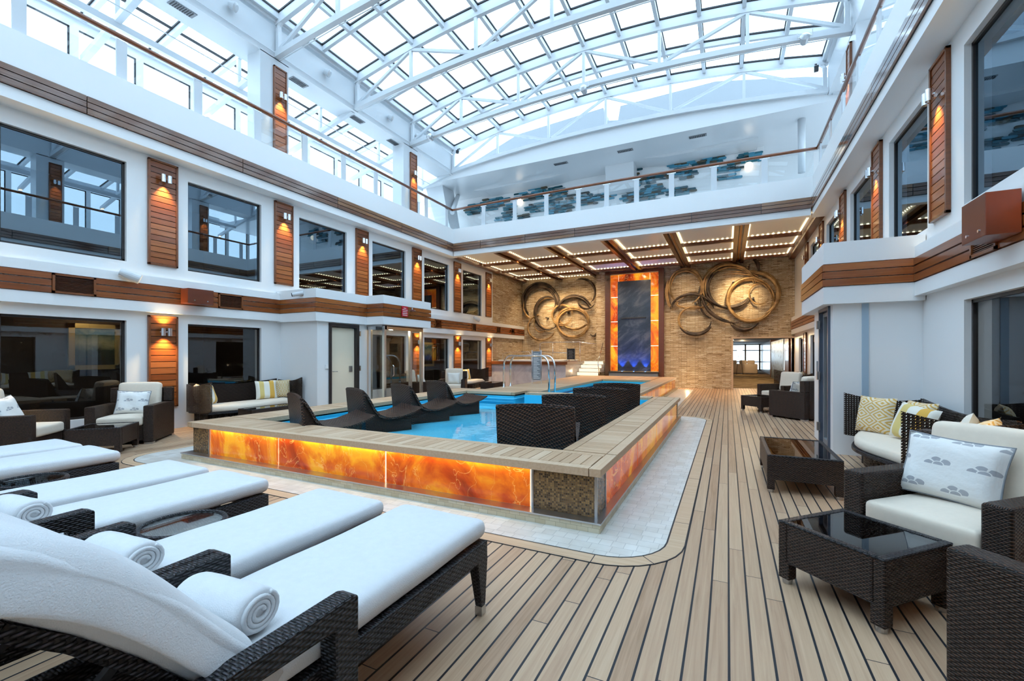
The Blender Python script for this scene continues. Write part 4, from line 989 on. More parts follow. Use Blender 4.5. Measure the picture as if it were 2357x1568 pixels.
# chrome entry rails
def hoop(dy, lbl):
    t = thing('pool_handrail', lbl, 'handrail', (0, dy, 0))
    L = Vector((-5.62, 11.0, .49)); R = Vector((-4.02, 10.35, .1)); pts = []; top = 1.36; r = .28
    d = (R - L); d.z = 0; d.normalize()
    pts.append(L)
    for i in range(7): a = PI / 2 * i / 6; pts.append(Vector((L.x, L.y, 0)) + d * (r - r * math.cos(a)) + Vector((0, 0, top - r + r * math.sin(a))))
    for i in range(7): a = PI / 2 * i / 6; pts.append(Vector((R.x, R.y, 0)) - d * (r - r * math.sin(a)) + Vector((0, 0, top - r + r * math.cos(a))))
    pts.append(R); b = MB(); b.tube(pts, .026, 12); b.build('tube', M['chrome'], t, smooth=True)
    b = MB(); b.lathe([(.055, 0), (.05, .015), (.026, .02)], 16, (L.x, L.y, .49)); b.build('base_flange', M['chrome'], t)
hoop(0, 'bent chrome handrail at the pool steps, the one nearer the camera'); hoop(.42, 'bent chrome handrail at the pool steps, the one farther back')
# depth sign board
t = thing('notice_board', 'narrow grey notice board with lines of lettering behind the chrome pool rails', 'sign', (-5.3, 12.6, .49), .4)
b = MB(); b.box(-.12, .12, -.015, .015, .12, 1.0); b.build('board', M['grey'], t, bevel=.004)
b = MB()
for s in (-1, 1): b.box(s * .14 - .015, s * .14 + .015, -.02, .02, 0, 1.04)
b.build('frame', M['chrome'], t)
b = MB()
for i in range(17): b.box(-.095, .095 - .04 * ((i * 7) % 3), -.018, -.015, .17 + i * .047, .185 + i * .047)
b.build('lettering', M['signwhite'], t)

# paving with rounded corners, border plank
def rrect(x0, x1, y0, y1, r, n=8, rounds=(1, 1, 1, 1)):
    P = []
    for (cx, cy, a0, on) in ((x1 - r, y0 + r, -90, rounds[0]), (x1 - r, y1 - r, 0, rounds[1]), (x0 + r, y1 - r, 90, rounds[2]), (x0 + r, y0 + r, 180, rounds[3])):
        if on:
            for i in range(n + 1): a = math.radians(a0 + 90 * i / n); P.append((cx + r * math.cos(a), cy + r * math.sin(a)))
        else: P.append((cx + r * (1 if a0 in (-90, 0) else -1), cy + r * (1 if a0 in (0, 90) else -1)))
    return P
TX0, TX1, TY0, TY1 = -7.3, -.41, 3.03, 10.62
w = MB(); w.prism(rrect(TX0, TX1, TY0, TY1, .42), .001, .006); struct('floor_paving', w, M['tile'])
def ring(mb, outer, inner, z0, z1):
    n = len(outer); v = [(x, y, z1) for x, y in outer] + [(x, y, z1) for x, y in inner] + [(x, y, z0) for x, y in outer]
    mb.add(v, [(i, (i + 1) % n, n + (i + 1) % n, n + i) for i in range(n)] + [(i, 2 * n + i, 2 * n + (i + 1) % n, (i + 1) % n) for i in range(n)])
o1 = rrect(TX0 - .012, TX1 + .012, TY0 - .012, TY1 + .012, .432); o2 = rrect(TX0 - .125, TX1 + .125, TY0 - .125, TY1 + .125, .545); o3 = rrect(TX0 - .133, TX1 + .133, TY0 - .133, TY1 + .133, .553)
w = MB(); ring(w, o1, rrect(TX0, TX1, TY0, TY1, .42), 0, .004); ring(w, o3, o2, 0, .004)
for k_, (a, b_) in enumerate(((o1[4], o2[4]), (o1[0], o2[0]), (o1[9], o2[9]), (o1[13], o2[13]))): w.bar((a[0], a[1], .0045), (b_[0], b_[1], .0045), .006, .002)
y = 3.9
while y < 10.2: w.box(TX1 + .012, TX1 + .125, y, y + .005, .003, .0055); y += 1.45
x = -1.9
while x > -7: w.box(x, x + .005, TY0 - .125, TY0 - .012, .003, .0055); x -= 1.45
trim(w, M['black'])
w = MB(); ring(w, o2, o1, 0, .005); trim(w, M['coping'])
w = MB(); w.prism(rrect(-2.0, -1.2, 10.9, 18.9, .3), .001, .006); struct('floor_paving_far', w, M['tile'])

# ------------------------------------------------------------------ hot tub platform, steps, rails, board
w = MB(); w.box(-9.4, -5.95, 17.2, 20.5, 0, .98); struct('wall_platform', w, M['marble'])
w = MB(); w.box(-9.4, -5.85, 17.1, 17.6, .98, 1.10); w.box(-6.3, -5.85, 17.6, 20.4, .98, 1.10); trim(w, M['teakframe'])
w = MB(); w.box(-9.35, -6.35, 17.62, 20.4, .985, 1.04)
for (a, b_, c, d) in ((-9.3, -6.4, 17.62, 17.75), (-9.3, -6.4, 20.2, 20.35), (-9.3, -9.15, 17.75, 20.2), (-6.55, -6.4, 17.75, 20.2)): w.box(a, b_, c, d, 1.04, 1.16)
tag(w.build('hot_tub', M['signwhite'], bevel=.03), 'white rim of a hot tub on top of the grey marble platform', 'hot tub')
st = thing('steps', 'four marble steps with glowing risers climbing to the hot tub platform', 'steps', (-5.42, 18.70, .0))
for i in range(4):
    y0 = -.1 + i * .28
    b = MB(); b.box(-.51, .44, y0, 1.0, .49 + i * .155 + .13, .49 + i * .155 + .155); b.build('tread', M['marble'], st)
    b = MB(); b.box(-.50, .43, y0 + .03, y0 + .05, .49 + i * .155, .49 + i * .155 + .128); b.build('lit_riser', M['strip'], st)
hr = thing('handrail', 'polished steel guard rail with lower bar around the hot tub by the ring sculpture', 'handrail')
b = MB(); b.tube([(-7.55, 18.5, 1.52), (-7.62, 18.5, 1.6), (-7.62, 18.5, 1.88), (-7.5, 18.5, 1.95), (-5.8, 18.5, 1.94), (-5.04, 18.5, 1.84)], .022, 8); b.tube([(-7.55, 18.5, 1.52), (-6.25, 18.5, 1.46), (-6.25, 18.5, 1.1)], .02, 8); b.build('rail', M['chrome'], hr, smooth=True)
for x in (-7.0, -5.75):
    b = MB(); b.tube([(x, 18.5, 1.05), (x, 18.5, 1.93)], .018, 8); b.build('post', M['chrome'], hr, smooth=True)
hr = thing('handrail', 'sloping steel handrail at the right edge of the lit steps', 'handrail')
b = MB(); b.tube([(-5.0, 19.5, 1.9), (-5.0, 18.9, 1.3), (-5.02, 18.75, 1.15), (-5.0, 18.68, .95), (-4.95, 18.68, .55)], .02, 8); b.build('rail', M['chrome'], hr, smooth=True)
hr = thing('handrail', 'low steel grab rail along the left edge of the hot tub', 'handrail')
b = MB(); b.tube([(-9.2, 17.9, 1.16), (-9.2, 17.9, 1.42), (-9.0, 17.9, 1.5), (-7.9, 17.9, 1.52), (-7.8, 17.9, 1.4), (-7.8, 17.9, 1.16)], .016, 8); b.build('rail', M['chrome'], hr, smooth=True)
t = thing('notice_board', 'small black notice board with pale lettering beside the hot tub rail', 'sign', (-6.12, 18.4, 1.1))
b = MB(); b.box(-.17, .17, -.015, .015, .08, .55); b.build('board', M['black'], t); b = MB()
for s in (-1, 1): b.box(s * .18 - .01, s * .18 + .01, -.02, .02, 0, .58)
b.build('frame', M['chrome'], t); b = MB()
for i in range(8): b.box(-.12 + .02 * (i % 3), .12 - .03 * ((i + 1) % 3), -.018, -.015, .14 + i * .045, .15 + i * .045)
b.build('lettering', M['grey'], t)
t = thing('access_hatch', 'square grey access panel low on the stone pier left of the water wall', 'hatch', (-5.2, YB, .62)); b = MB(); b.box(-.17, .17, -.02, 0, 0, .40); b.build('panel', M['grey'], t, bevel=.005); b = MB(); b.box(-.145, .145, -.026, -.02, .025, .375); b.build('cover', M['marble'], t)

# ------------------------------------------------------------------ glass enclosure under the canopy
ge = thing('glass_enclosure', 'chrome framed glass enclosure standing under the white canopy beside the cream door', 'glass enclosure')
for (x, y) in ((-7.64, 8.45), (-7.64, 9.92), (-8.9, 8.47), (-8.1, 8.47), (-7.64, 9.45)):
    b = MB(); b.box(x - .035, x + .035, y - .035, y + .035, 0, 2.10); b.build('post', plain('satin_steel', (.78, .77, .75), .22, .9), ge)
b = MB(); b.box(-7.68, -7.60, 8.42, 9.95, 2.02, 2.12); b.box(-9.38, -7.6, 8.44, 8.50, 2.02, 2.12); b.build('top_rail', M['chrome'], ge)
b = MB(); b.box(-9.3, -7.60, 8.42, 9.95, 2.10, 2.14); b.build('roof_plate', M['brush'], ge)
for (a, b_, c, d) in ((-8.06, -7.68, 8.455, 8.465), (-7.645, -7.635, 8.5, 9.4), (-7.645, -7.635, 9.49, 9.88)):
    b = MB(); b.box(a, b_, c, d, .05, 2.02); b.build('glass_panel', M['clearglass'], ge)
b = MB(); b.tube([(-7.58, 8.7, .85), (-7.55, 8.7, .88), (-7.55, 8.7, 1.1), (-7.58, 8.7, 1.13)], .01, 6); b.build('handle', M['chrome'], ge)
b = MB()
for x, y in ((-8.3, 8.7), (-7.85, 8.7), (-7.85, 9.3)): b.lathe([(.03, 2.085), (.035, 2.10)], 12, (x, y, 0))
b.build('downlight', M['bulb'], ge)
# red sign, wall bits
t = thing('red_sign', 'small red notice with white lines fixed on the wood band of the canopy', 'sign', (-7.54, 9.10, 2.38)); b = MB(); b.box(0, .008, -.12, .12, 0, .27); b.build('plate', M['redsign'], t); b = MB()
for i, l_ in enumerate((.18, .19, .17, .19, .10)): b.box(.008, .012, -l_ / 2, l_ / 2, .03 + i * .045, .045 + i * .045)
b.build('lettering', M['signwhite'], t)
t = thing('wall_sensor', 'small grey sensor bracket on the canopy wood band next to the red sign', 'sensor', (-7.55, 9.36, 2.56)); b = MB(); b.box(0, .14, -.025, .025, -.02, .02); b.tube([(.05, 0, 0), (.05, 0, .08)], .02); b.build('body', M['brush'], t)
t = thing('wall_switch', 'small white wall box beside the cream door', 'switch', (-8.18, 7.17, 1.12)); b = MB(); b.box(0, .03, -.035, .035, -.05, .05); b.build('body', M['signwhite'], t, bevel=.006)
t = thing('wall_switch', 'thin grey switch plate on the edge of the right bay by the glass door', 'switch', (1.33, 8.75, 1.15)); b = MB(); b.box(-.012, 0, -.03, .03, -.14, .14); b.build('body', M['grey'], t, bevel=.003)
def horn(loc, rz, lbl, r=.09):
    t = thing('wall_loudspeaker', lbl, 'loudspeaker', loc, rz)
    b = MB(); b.tube([(.12, -.14, .06), (.12, .02, .0), (.12, .12, -.04)], [r * .75, r, r], 18); b.build('horn', M['steelwhite'], t, smooth=False)
    b = MB(); b.tube([(.12, .119, -.0395), (.12, .125, -.042)], r * .86, 18); b.build('grille', M['soffit'], t)
    b = MB(); b.tube([(0, -.05, 0), (.06, -.05, 0)], .03); b.build('bracket', M['steelwhite'], t)
horn((-9.28, 4.0, 2.74), -.5, 'white round loudspeaker on the left wall above the wood band, under the first teak panel')
horn((-9.28, 15.6, 2.84), -.5, 'small white loudspeaker on the far left wall near the stone', .08)
t = thing('security_camera', 'white bullet camera with black lens above the wood band of the left bay', 'camera', (-8.6, 6.82, 2.72)); b = MB(); b.tube([(.1, .0, .05), (-.05, -.16, .0)], .045, 14); b.build('body', M['steelwhite'], t); b = MB(); b.tube([(-.05, -.16, .0), (-.062, -.173, -.003)], .04, 14); b.build('lens', M['black'], t); b = MB(); b.tube([(.08, 0, 0), (.08, .1, 0)], .02); b.build('bracket', M['steelwhite'], t)
t = thing('security_camera', 'small white dome camera on the stone wall above the doorway', 'camera', (.85, YB, 2.42)); b = MB(); b.lathe([(.001, -.08), (.05, -.05), (.06, 0), (.06, .05)], 14, (0, -.08, 0)); b.build('dome', M['steelwhite'], t); b = MB(); b.box(-.02, .02, -.06, 0, 0, .03); b.build('bracket', M['grey'], t)
def brownbox(loc, rz, lbl, w=.30, d=.2, h=.28):
    t = thing('wall_box', lbl, 'electrical box', loc, rz); b = MB(); b.box(0, d, -w / 2, w / 2, 0, h); b.build('housing', M['brownmetal'], t, bevel=.005)
    for s in (-.25, .25):
        b = MB(); b.tube([(d, s * w, .06), (d + .008, s * w, .06)], .013, 12); b.build('screw', M['chrome'], t)
brownbox((-9.26, 4.98, 2.36), 0, 'brown red metal box on the left lower wood band', .46, .24, .28)
brownbox((2.16, 5.28, 2.40), PI, 'brown red metal box on the right lower wood band near the camera', .42, .22, .36)

# picture inside the first lower window
def picture(x, y, z, w, h, lbl):
    t = thing('framed_picture', lbl, 'picture', (x, y, z)); b = MB(); e = .09
    for (a, c, d, f_) in ((-w / 2, w / 2, 0, e), (-w / 2, w / 2, h - e, h), (-w / 2, -w / 2 + e, 0, h), (w / 2 - e, w / 2, 0, h)): b.box(0, .05, a, c, d, f_)
    b.build('frame', plain('pale_gold_frame', S(200, 186, 130), .35, .3), t)
    m = NT('blurred_sea_painting'); s = m.n('SeparateXYZ', Vector=m.coord('Generated')); nz = m.noise(m.coord('Generated'), 2.5, 5, .6, .8)
    c = m.ramp(m.m('ADD', m.m('MULTIPLY', s.outputs[2], .7), m.m('MULTIPLY', nz, .4)), [(.2, S(30, 40, 40)), (.45, S(70, 96, 92)), (.6, S(170, 180, 150)), (.8, S(60, 110, 120)), (1, S(190, 190, 150))])
    b = MB(); b.box(0, .02, -w / 2 + e, w / 2 - e, e, h - e); b.build('canvas', m.done(m.pbr(Base_Color=c, Roughness=.6)), t)
picture(-11.3, 4.26, 1.10, .80, .90, 'gold framed blurred sea painting seen through the first lower window')
picture(-11.3, 15.1, .9, .8, 1.0, 'pale framed picture seen through a far lower window on the left')
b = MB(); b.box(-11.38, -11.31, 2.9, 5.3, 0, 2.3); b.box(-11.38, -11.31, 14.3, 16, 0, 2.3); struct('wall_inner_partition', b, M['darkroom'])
t = thing('curved_sconce', 'curved glowing strip lamp inside the first lower window', 'wall light', (-11.0, 2.52, 1.3)); b = MB(); b.tube([(0, .04 * math.sin(PI * i / 8), .4 * i / 8) for i in range(9)], .012, 6); b.build('strip', M['globe'], t); b = MB(); b.box(-.02, 0, -.02, .02, .15, .25); b.build('mount', M['chrome'], t)

# ------------------------------------------------------------------ furniture
SILVER = M['brush']
def armchair(lbl, loc, rz, group=None):
    t = thing('wicker_armchair', lbl, 'armchair', loc, rz)
    for s in (-1, 1):
        b = MB(); b.box(-.43, .43, s * .30, s * .43, .03, .60); b.build('arm', M['wicker'], t, bevel=.018, seg=3)
    b = MB(); b.box(-.43, -.30, -.30, .30, .03, .84); b.box(-.43, -.31, -.43, -.30, .6, .84); b.box(-.43, -.31, .30, .43, .6, .84); b.build('back', M['wicker'], t, bevel=.018, seg=3)
    b = MB(); b.box(-.30, .40, -.298, .298, .05, .29); b.build('seat_base', M['wicker'], t, bevel=.012)
    b = MB(); b.soft(-.30, .43, -.295, .295, .29, .43, .035, .02, 4); b.build('seat_cushion', M['cushion'], t, smooth=True)
    b = MB(); b.M = Matrix.Translation((-.225, 0, .43)) @ Matrix.Rotation(-.16, 4, 'Y'); b.soft(-.075, .075, -.29, .29, 0, .50, .05, .01, 4); b.build('back_cushion', M['cushion'], t, smooth=True)
    for (x, y) in ((-.38, -.37), (-.38, .37), (.38, -.37), (.38, .37)):
        b = MB(); b.box(x - .05, x + .05, y - .055, y + .055, 0, .03); b.build('foot', SILVER, t)
    return t
AC = [((1.33, 3.78, 0), math.atan2(-.69, -.72), 'wicker armchair with cream cushions on the right, holding the big wave-print pillow'),
      ((1.42, 2.40, 0), math.atan2(.77, -.64), 'wicker armchair nearest the camera, only its woven side showing at the right edge'),
      ((-8.70, 3.76, 0), -PI / 4, 'wicker armchair with cream cushions by the left wall under the teak panel'),
      ((-8.76, 2.42, 0), PI / 4, 'wicker armchair at the left edge of the photo, behind the low corner table'),
      ((-8.1, 12.2, 0), -1.1, 'wicker armchair with tall cream cushion beyond the glass enclosure, facing the camera'),
      ((-8.35, 10.75, 0), .35, 'wicker armchair seen side-on just beyond the glass enclosure'),
      ((1.44, 11.55, 0), 3 * PI / 4, 'dark wicker armchair by the right bay, its woven side toward the camera'),
      ((1.32, 13.7, 0), -2.4, 'dark wicker armchair at the far right, past the small table')]
a0 = armchair(AC[0][2], AC[0][0], AC[0][1], None)
for l_, r_, lb in AC[1:]: dup(a0, l_, r_, lb)

def coffee_table(lbl, loc, rz, lx=.58, ly=.58, h=.38):
    t = thing('coffee_table', lbl, 'coffee table', loc, rz); a, c = lx / 2, ly / 2; k = .055
    b = MB(); b.box(-a, a, -c, -c + k, .13, h - .012); b.box(-a, a, c - k, c, .13, h - .012); b.box(-a, -a + k, -c + k, c - k, .13, h - .012); b.box(a - k, a, -c + k, c - k, .13, h - .012); b.build('apron', M['wicker'], t, bevel=.008)
    b = MB(); b.box(-a, a, -c, -c + k * .8, h - .014, h); b.box(-a, a, c - k * .8, c, h - .014, h); b.box(-a, -a + k * .8, -c + k * .8, c - k * .8, h - .014, h); b.box(a - k * .8, a, -c + k * .8, c - k * .8, h - .014, h); b.build('rim', M['wickerdark'], t, bevel=.006)
    b = MB(); b.box(-a + k * .8, a - k * .8, -c + k * .8, c - k * .8, h - .012, h - .004); b.build('glass_top', M['tableglass'], t)
    b = MB(); b.box(-a + k, a - k, -c + k, c - k, h - .05, h - .03); b.build('shelf', M['wickerdark'], t)
    for s in (-1, 1):
        for q in (-1, 1):
            x, y = s * (a - .035), q * (c - .035); b = MB(); b.box(x - .034, x + .034, y - .034, y + .034, .03, .14); lg = b.build('leg', M['wicker'], t, bevel=.006)
            b = MB(); b.lathe([(.026, 0), (.03, .03)], 14, (x, y, 0)); b.build('foot_cap', SILVER, lg)
    return t
coffee_table('square wicker coffee table with smoked glass top, between the two nearest armchairs on the right', (.69, 3.19, 0), math.atan2(.41, .39))
coffee_table('long wicker coffee table with smoked glass top, in front of the curved right sofa', (.68, 5.75, 0), 0, .64, 1.14)
coffee_table('low square wicker table in the corner between the two left armchairs', (-8.04, 3.14, 0), PI / 4 + .02, .60, .60)
coffee_table('low wicker bench table in front of the left sofa', (-8.08, 5.72, 0), 0, .42, 1.0)
coffee_table('dark wicker table in front of the far left sofa', (-7.75, 14.3, 0), 0, .55, .9)
coffee_table('dark wicker table by the far right armchair', (.72, 12.52, 0), PI / 4, .6, .6)

def sofa(lbl, loc, rz, L=2.0):
    t = thing('curved_wicker_sofa', lbl, 'sofa', loc, rz); l = L / 2; N = 24
    ys = [-l + L * i / N for i in range(N + 1)]
    def xf(y): return .30 + .11 * math.cos(2 * PI * y / L + .6)
    # back with dipping top and end panels, thin curved shells
    b = MB()
    def shell(pts, zlo, zhi, th=.03):
        k = len(pts); v = []
        for i, (x, y) in enumerate(pts):
            p, q = pts[max(i - 1, 0)], pts[min(i + 1, k - 1)]; dx, dy = q[0] - p[0], q[1] - p[1]; n = math.hypot(dx, dy) or 1; nx, ny = -dy / n * th / 2, dx / n * th / 2
            z0, z1 = zlo(i / (k - 1)), zhi(i / (k - 1)); v += [(x - nx, y - ny, z0), (x + nx, y + ny, z0), (x + nx, y + ny, z1), (x - nx, y - ny, z1)]
        fs = [(0, 1, 2, 3), tuple(4 * (k - 1) + j for j in (3, 2, 1, 0))]
        for i in range(k - 1):
            a, c = 4 * i, 4 * i + 4; fs += [(a, c, c + 1, a + 1), (a + 1, c + 1, c + 2, a + 2), (a + 2, c + 2, c + 3, a + 3), (a + 3, c + 3, c, a)]
        return v, fs
    v, fs = shell([(-.40 - .02 * math.sin(PI * i / 16), -l + .05 + (L - .1) * i / 16) for i in range(17)], lambda f: .30, lambda f: .85 - .07 * math.sin(PI * f)); b.add(v, fs); b.build('back', M['wickeropen'], t)
    for s in (-1, 1):
        b = MB(); v, fs = shell([(-.40 + .78 * i / 10, s * (l + .05 * math.sin(PI * i / 10) - (.0))) for i in range(11)], lambda f: .30 if f < .7 else .30 + .1 * (f - .7), lambda f: .86 - .07 * math.sin(PI * (.15 + .85 * f)) + .03 * f); b.add(v, fs); b.build('end_panel', M['wickeropen'], t)
    b = MB(); poly = [(-.40, -l + .02)] + [(xf(y) + .05, y * .985) for y in ys] + [(-.40, l - .02)]; b.prism(poly, .27, .31); b.build('seat_frame', M['wickerdark'], t, bevel=.008)
    b = MB(); poly = [(-.36, -l + .1)] + [(xf(y) - .06, y * .93) for y in ys] + [(-.36, l - .1)]; b.prism(poly, .10, .27); b.build('skirt', M['wickeropen'], t)
    b = MB(); rows = 7; vs = []; fs = []
    prof = [(0, .0), (.0, .6), (.05, .92), (.5, 1.08), (.93, 1.0), (1.0, .75), (1.0, .15), (.98, 0)]
    for y in [yy * .965 for yy in ys]:
        for (u, w_) in prof: x0, x1 = -.37, xf(y) + .02; e_ = min(1, (l * .965 - abs(y)) / .05 + .55); vs.append((x0 + (x1 - x0) * u, y, .31 + .115 * w_ * e_))
    k = len(prof)
    for i in range(N):
        for j in range(k): a, c = i * k + j, i * k + (j + 1) % k; fs.append((a, a + k, c + k, c))
    fs += [tuple(range(k)), tuple(N * k + j for j in range(k - 1, -1, -1))]
    b.add(vs, fs); b.build('seat_cushion', M['cushion'], t, smooth=True)
    for (x, y) in ((-.33, -l + .12), (-.33, l - .12), (.2, -l + .15), (.25, l - .15)):
        b = MB(); b.box(x - .025, x + .025, y - .025, y + .025, 0, .12); b.build('leg', M['wickerdark'], t)
    return t
sofa('curved open-weave wicker sofa with cream seat along the left wall, before the white bay', (-8.93, 5.86, 0), 0, 1.92)
sofa('curved open-weave wicker sofa with cream seat against the white bay on the right', (1.78, 6.18, 0), PI, 2.15)
sofa('dark curved wicker sofa along the far left wall by the marble platform', (-8.93, 14.3, 0), 0, 2.2)
sofa('dark curved wicker sofa at the far right beside the doorway', (1.80, 16.4, 0), PI, 2.2)

def pillow_mesh(w, h, t_, mat, name='pillow', piping=None):
    n = 14; vs = []; fs = []
    for side_ in (1, -1):
        for i in range(n + 1):
            for j in range(n + 1):
                u, v = 2 * i / n - 1, 2 * j / n - 1
                x = w / 2 * u * (1 - .07 * (1 - v * v) * abs(u)); z = h / 2 * v * (1 - .07 * (1 - u * u) * abs(v))
                th = t_ / 2 * max(0, (1 - u ** 4) * (1 - v ** 4)) ** .55 * (1 + .10 * math.sin(5 * u + 3 * v))
                vs.append((x, side_ * th, z + h / 2))
    m = (n + 1) ** 2
    for i in range(n):
        for j in range(n):
            a = i * (n + 1) + j; fs.append((a, a + n + 1, a + n + 2, a + 1)); fs.append((m + a, m + a + 1, m + a + n + 2, m + a + n + 1))
    b = MB(); b.add(vs, fs); return b
def pillow(lbl, loc, yaw, tilt, mat, w=.42, h=.40, t_=.15, roll=0, piping=False):
    t = thing('throw_pillow', lbl, 'pillow', loc); t.rotation_euler = (tilt, roll, yaw)
    pillow_mesh(w, h, t_, mat).build('cover', mat, t, smooth=True)
    if piping:
        b = MB(); n = 10; pts = []
        for (u0, v0, u1, v1) in ((-1, -1, 1, -1), (1, -1, 1, 1), (1, 1, -1, 1), (-1, 1, -1, -1)):
            for i in range(n):
                u, v = u0 + (u1 - u0) * i / n, v0 + (v1 - v0) * i / n
                pts.append((w / 2 * u * (1 - .07 * (1 - v * v) * abs(u)), 0, h / 2 + h / 2 * v * (1 - .07 * (1 - u * u) * abs(v))))
        b.tube(pts, .006, 6, closed=True); b.build('piping', M['grey'], t, smooth=True)
    return t
# pillow local: width along x, front is -y; yaw turns it to face its seat's direction
def face(fx_, fy_): return math.atan2(fy_, fx_) + PI / 2
pillow('large off-white pillow with grey wave crests and grey piping on the right armchair', (1.27, 3.83, .445), face(-.72, -.69) + .12, -.32, M['motif'], .52, .42, .17, .06, True)
pillow('off-white wave-print pillow on the armchair under the left teak panel', (-8.66, 3.72, .44), face(.7, -.7) + .1, -.3, M['motif'], .44, .38, .15, .05, True)
pillow('off-white wave-print pillow on the armchair at the left edge', (-8.74, 2.44, .44), face(.7, .7), -.35, M['motif'], .44, .40, .15, -.1, True)
pillow('plain white pillow on the far armchair beyond the glass enclosure', (-8.02, 12.08, .44), face(.45, -.9), -.3, M['pillowwhite'], .42, .38)
pillow('plain white pillow on the side-on armchair by the glass enclosure', (-8.25, 10.8, .44), face(.94, .34), -.3, M['pillowwhite'], .42, .38)
pillow('white wave-print pillow on the dark armchair by the right bay', (1.36, 11.62, .44), face(-.7, .7), -.3, M['motif'], .44, .38, .15, 0, True)
pillow('yellow and white striped pillow at the near end of the left sofa', (-9.00, 5.16, .43), face(.8, .6), -.28, M['stripe'], .42, .40)
pillow('pale yellow pillow tucked behind the striped one on the left sofa', (-9.18, 5.06, .44), face(.5, .9), -.2, M['stripe'], .40, .40)
pillow('yellow and white striped pillow near the far end of the left sofa', (-9.02, 6.32, .43), face(1, -.35), -.28, M['stripe'], .43, .41)
pillow('ikat patterned yellow pillow at the far end of the left sofa', (-9.06, 6.66, .43), face(.8, -.6), -.25, M['ikat'], .42, .41)
pillow('ikat patterned yellow pillow leaning on the far end panel of the right sofa', (1.62, 6.92, .42), face(-.8, -.6), -.2, M['ikat'], .46, .46)
pillow('second ikat patterned pillow behind the striped one on the right sofa', (1.95, 6.72, .42), face(-.9, -.3), -.25, M['ikat'], .46, .44)
pillow('yellow and white striped pillow in the middle of the right sofa', (1.80, 6.38, .43), face(-.9, -.45), -.30, M['stripe'], .48, .42, .16, .12)
pillow('striped pillow near the close end of the right sofa', (1.92, 5.55, .43), face(-.9, .4), -.30, M['stripe'], .44, .42, .15, -.25)
pillow('orange ikat pillow lying at the close end of the right sofa', (1.93, 5.30, .43), face(-.7, .7), -.35, M['ikat'], .44, .42, .15, .2)
pillow('yellow striped pillow on the far left sofa', (-9.0, 14.5, .43), face(1, -.3), -.28, M['stripe'], .44, .42)
pillow('white pillow on the near end of the far left sofa', (-9.02, 13.5, .45), face(.9, .4), -.28, M['pillowwhite'], .42, .44)
pillow('yellow striped pillow on the far right sofa', (1.9, 15.8, .46), face(-1, .2), -.28, M['stripe'], .46, .44)
pillow('pale pillow beside the striped one on the far right sofa', (1.92, 16.3, .46), face(-1, 0), -.28, M['pillowwhite'], .44, .42)

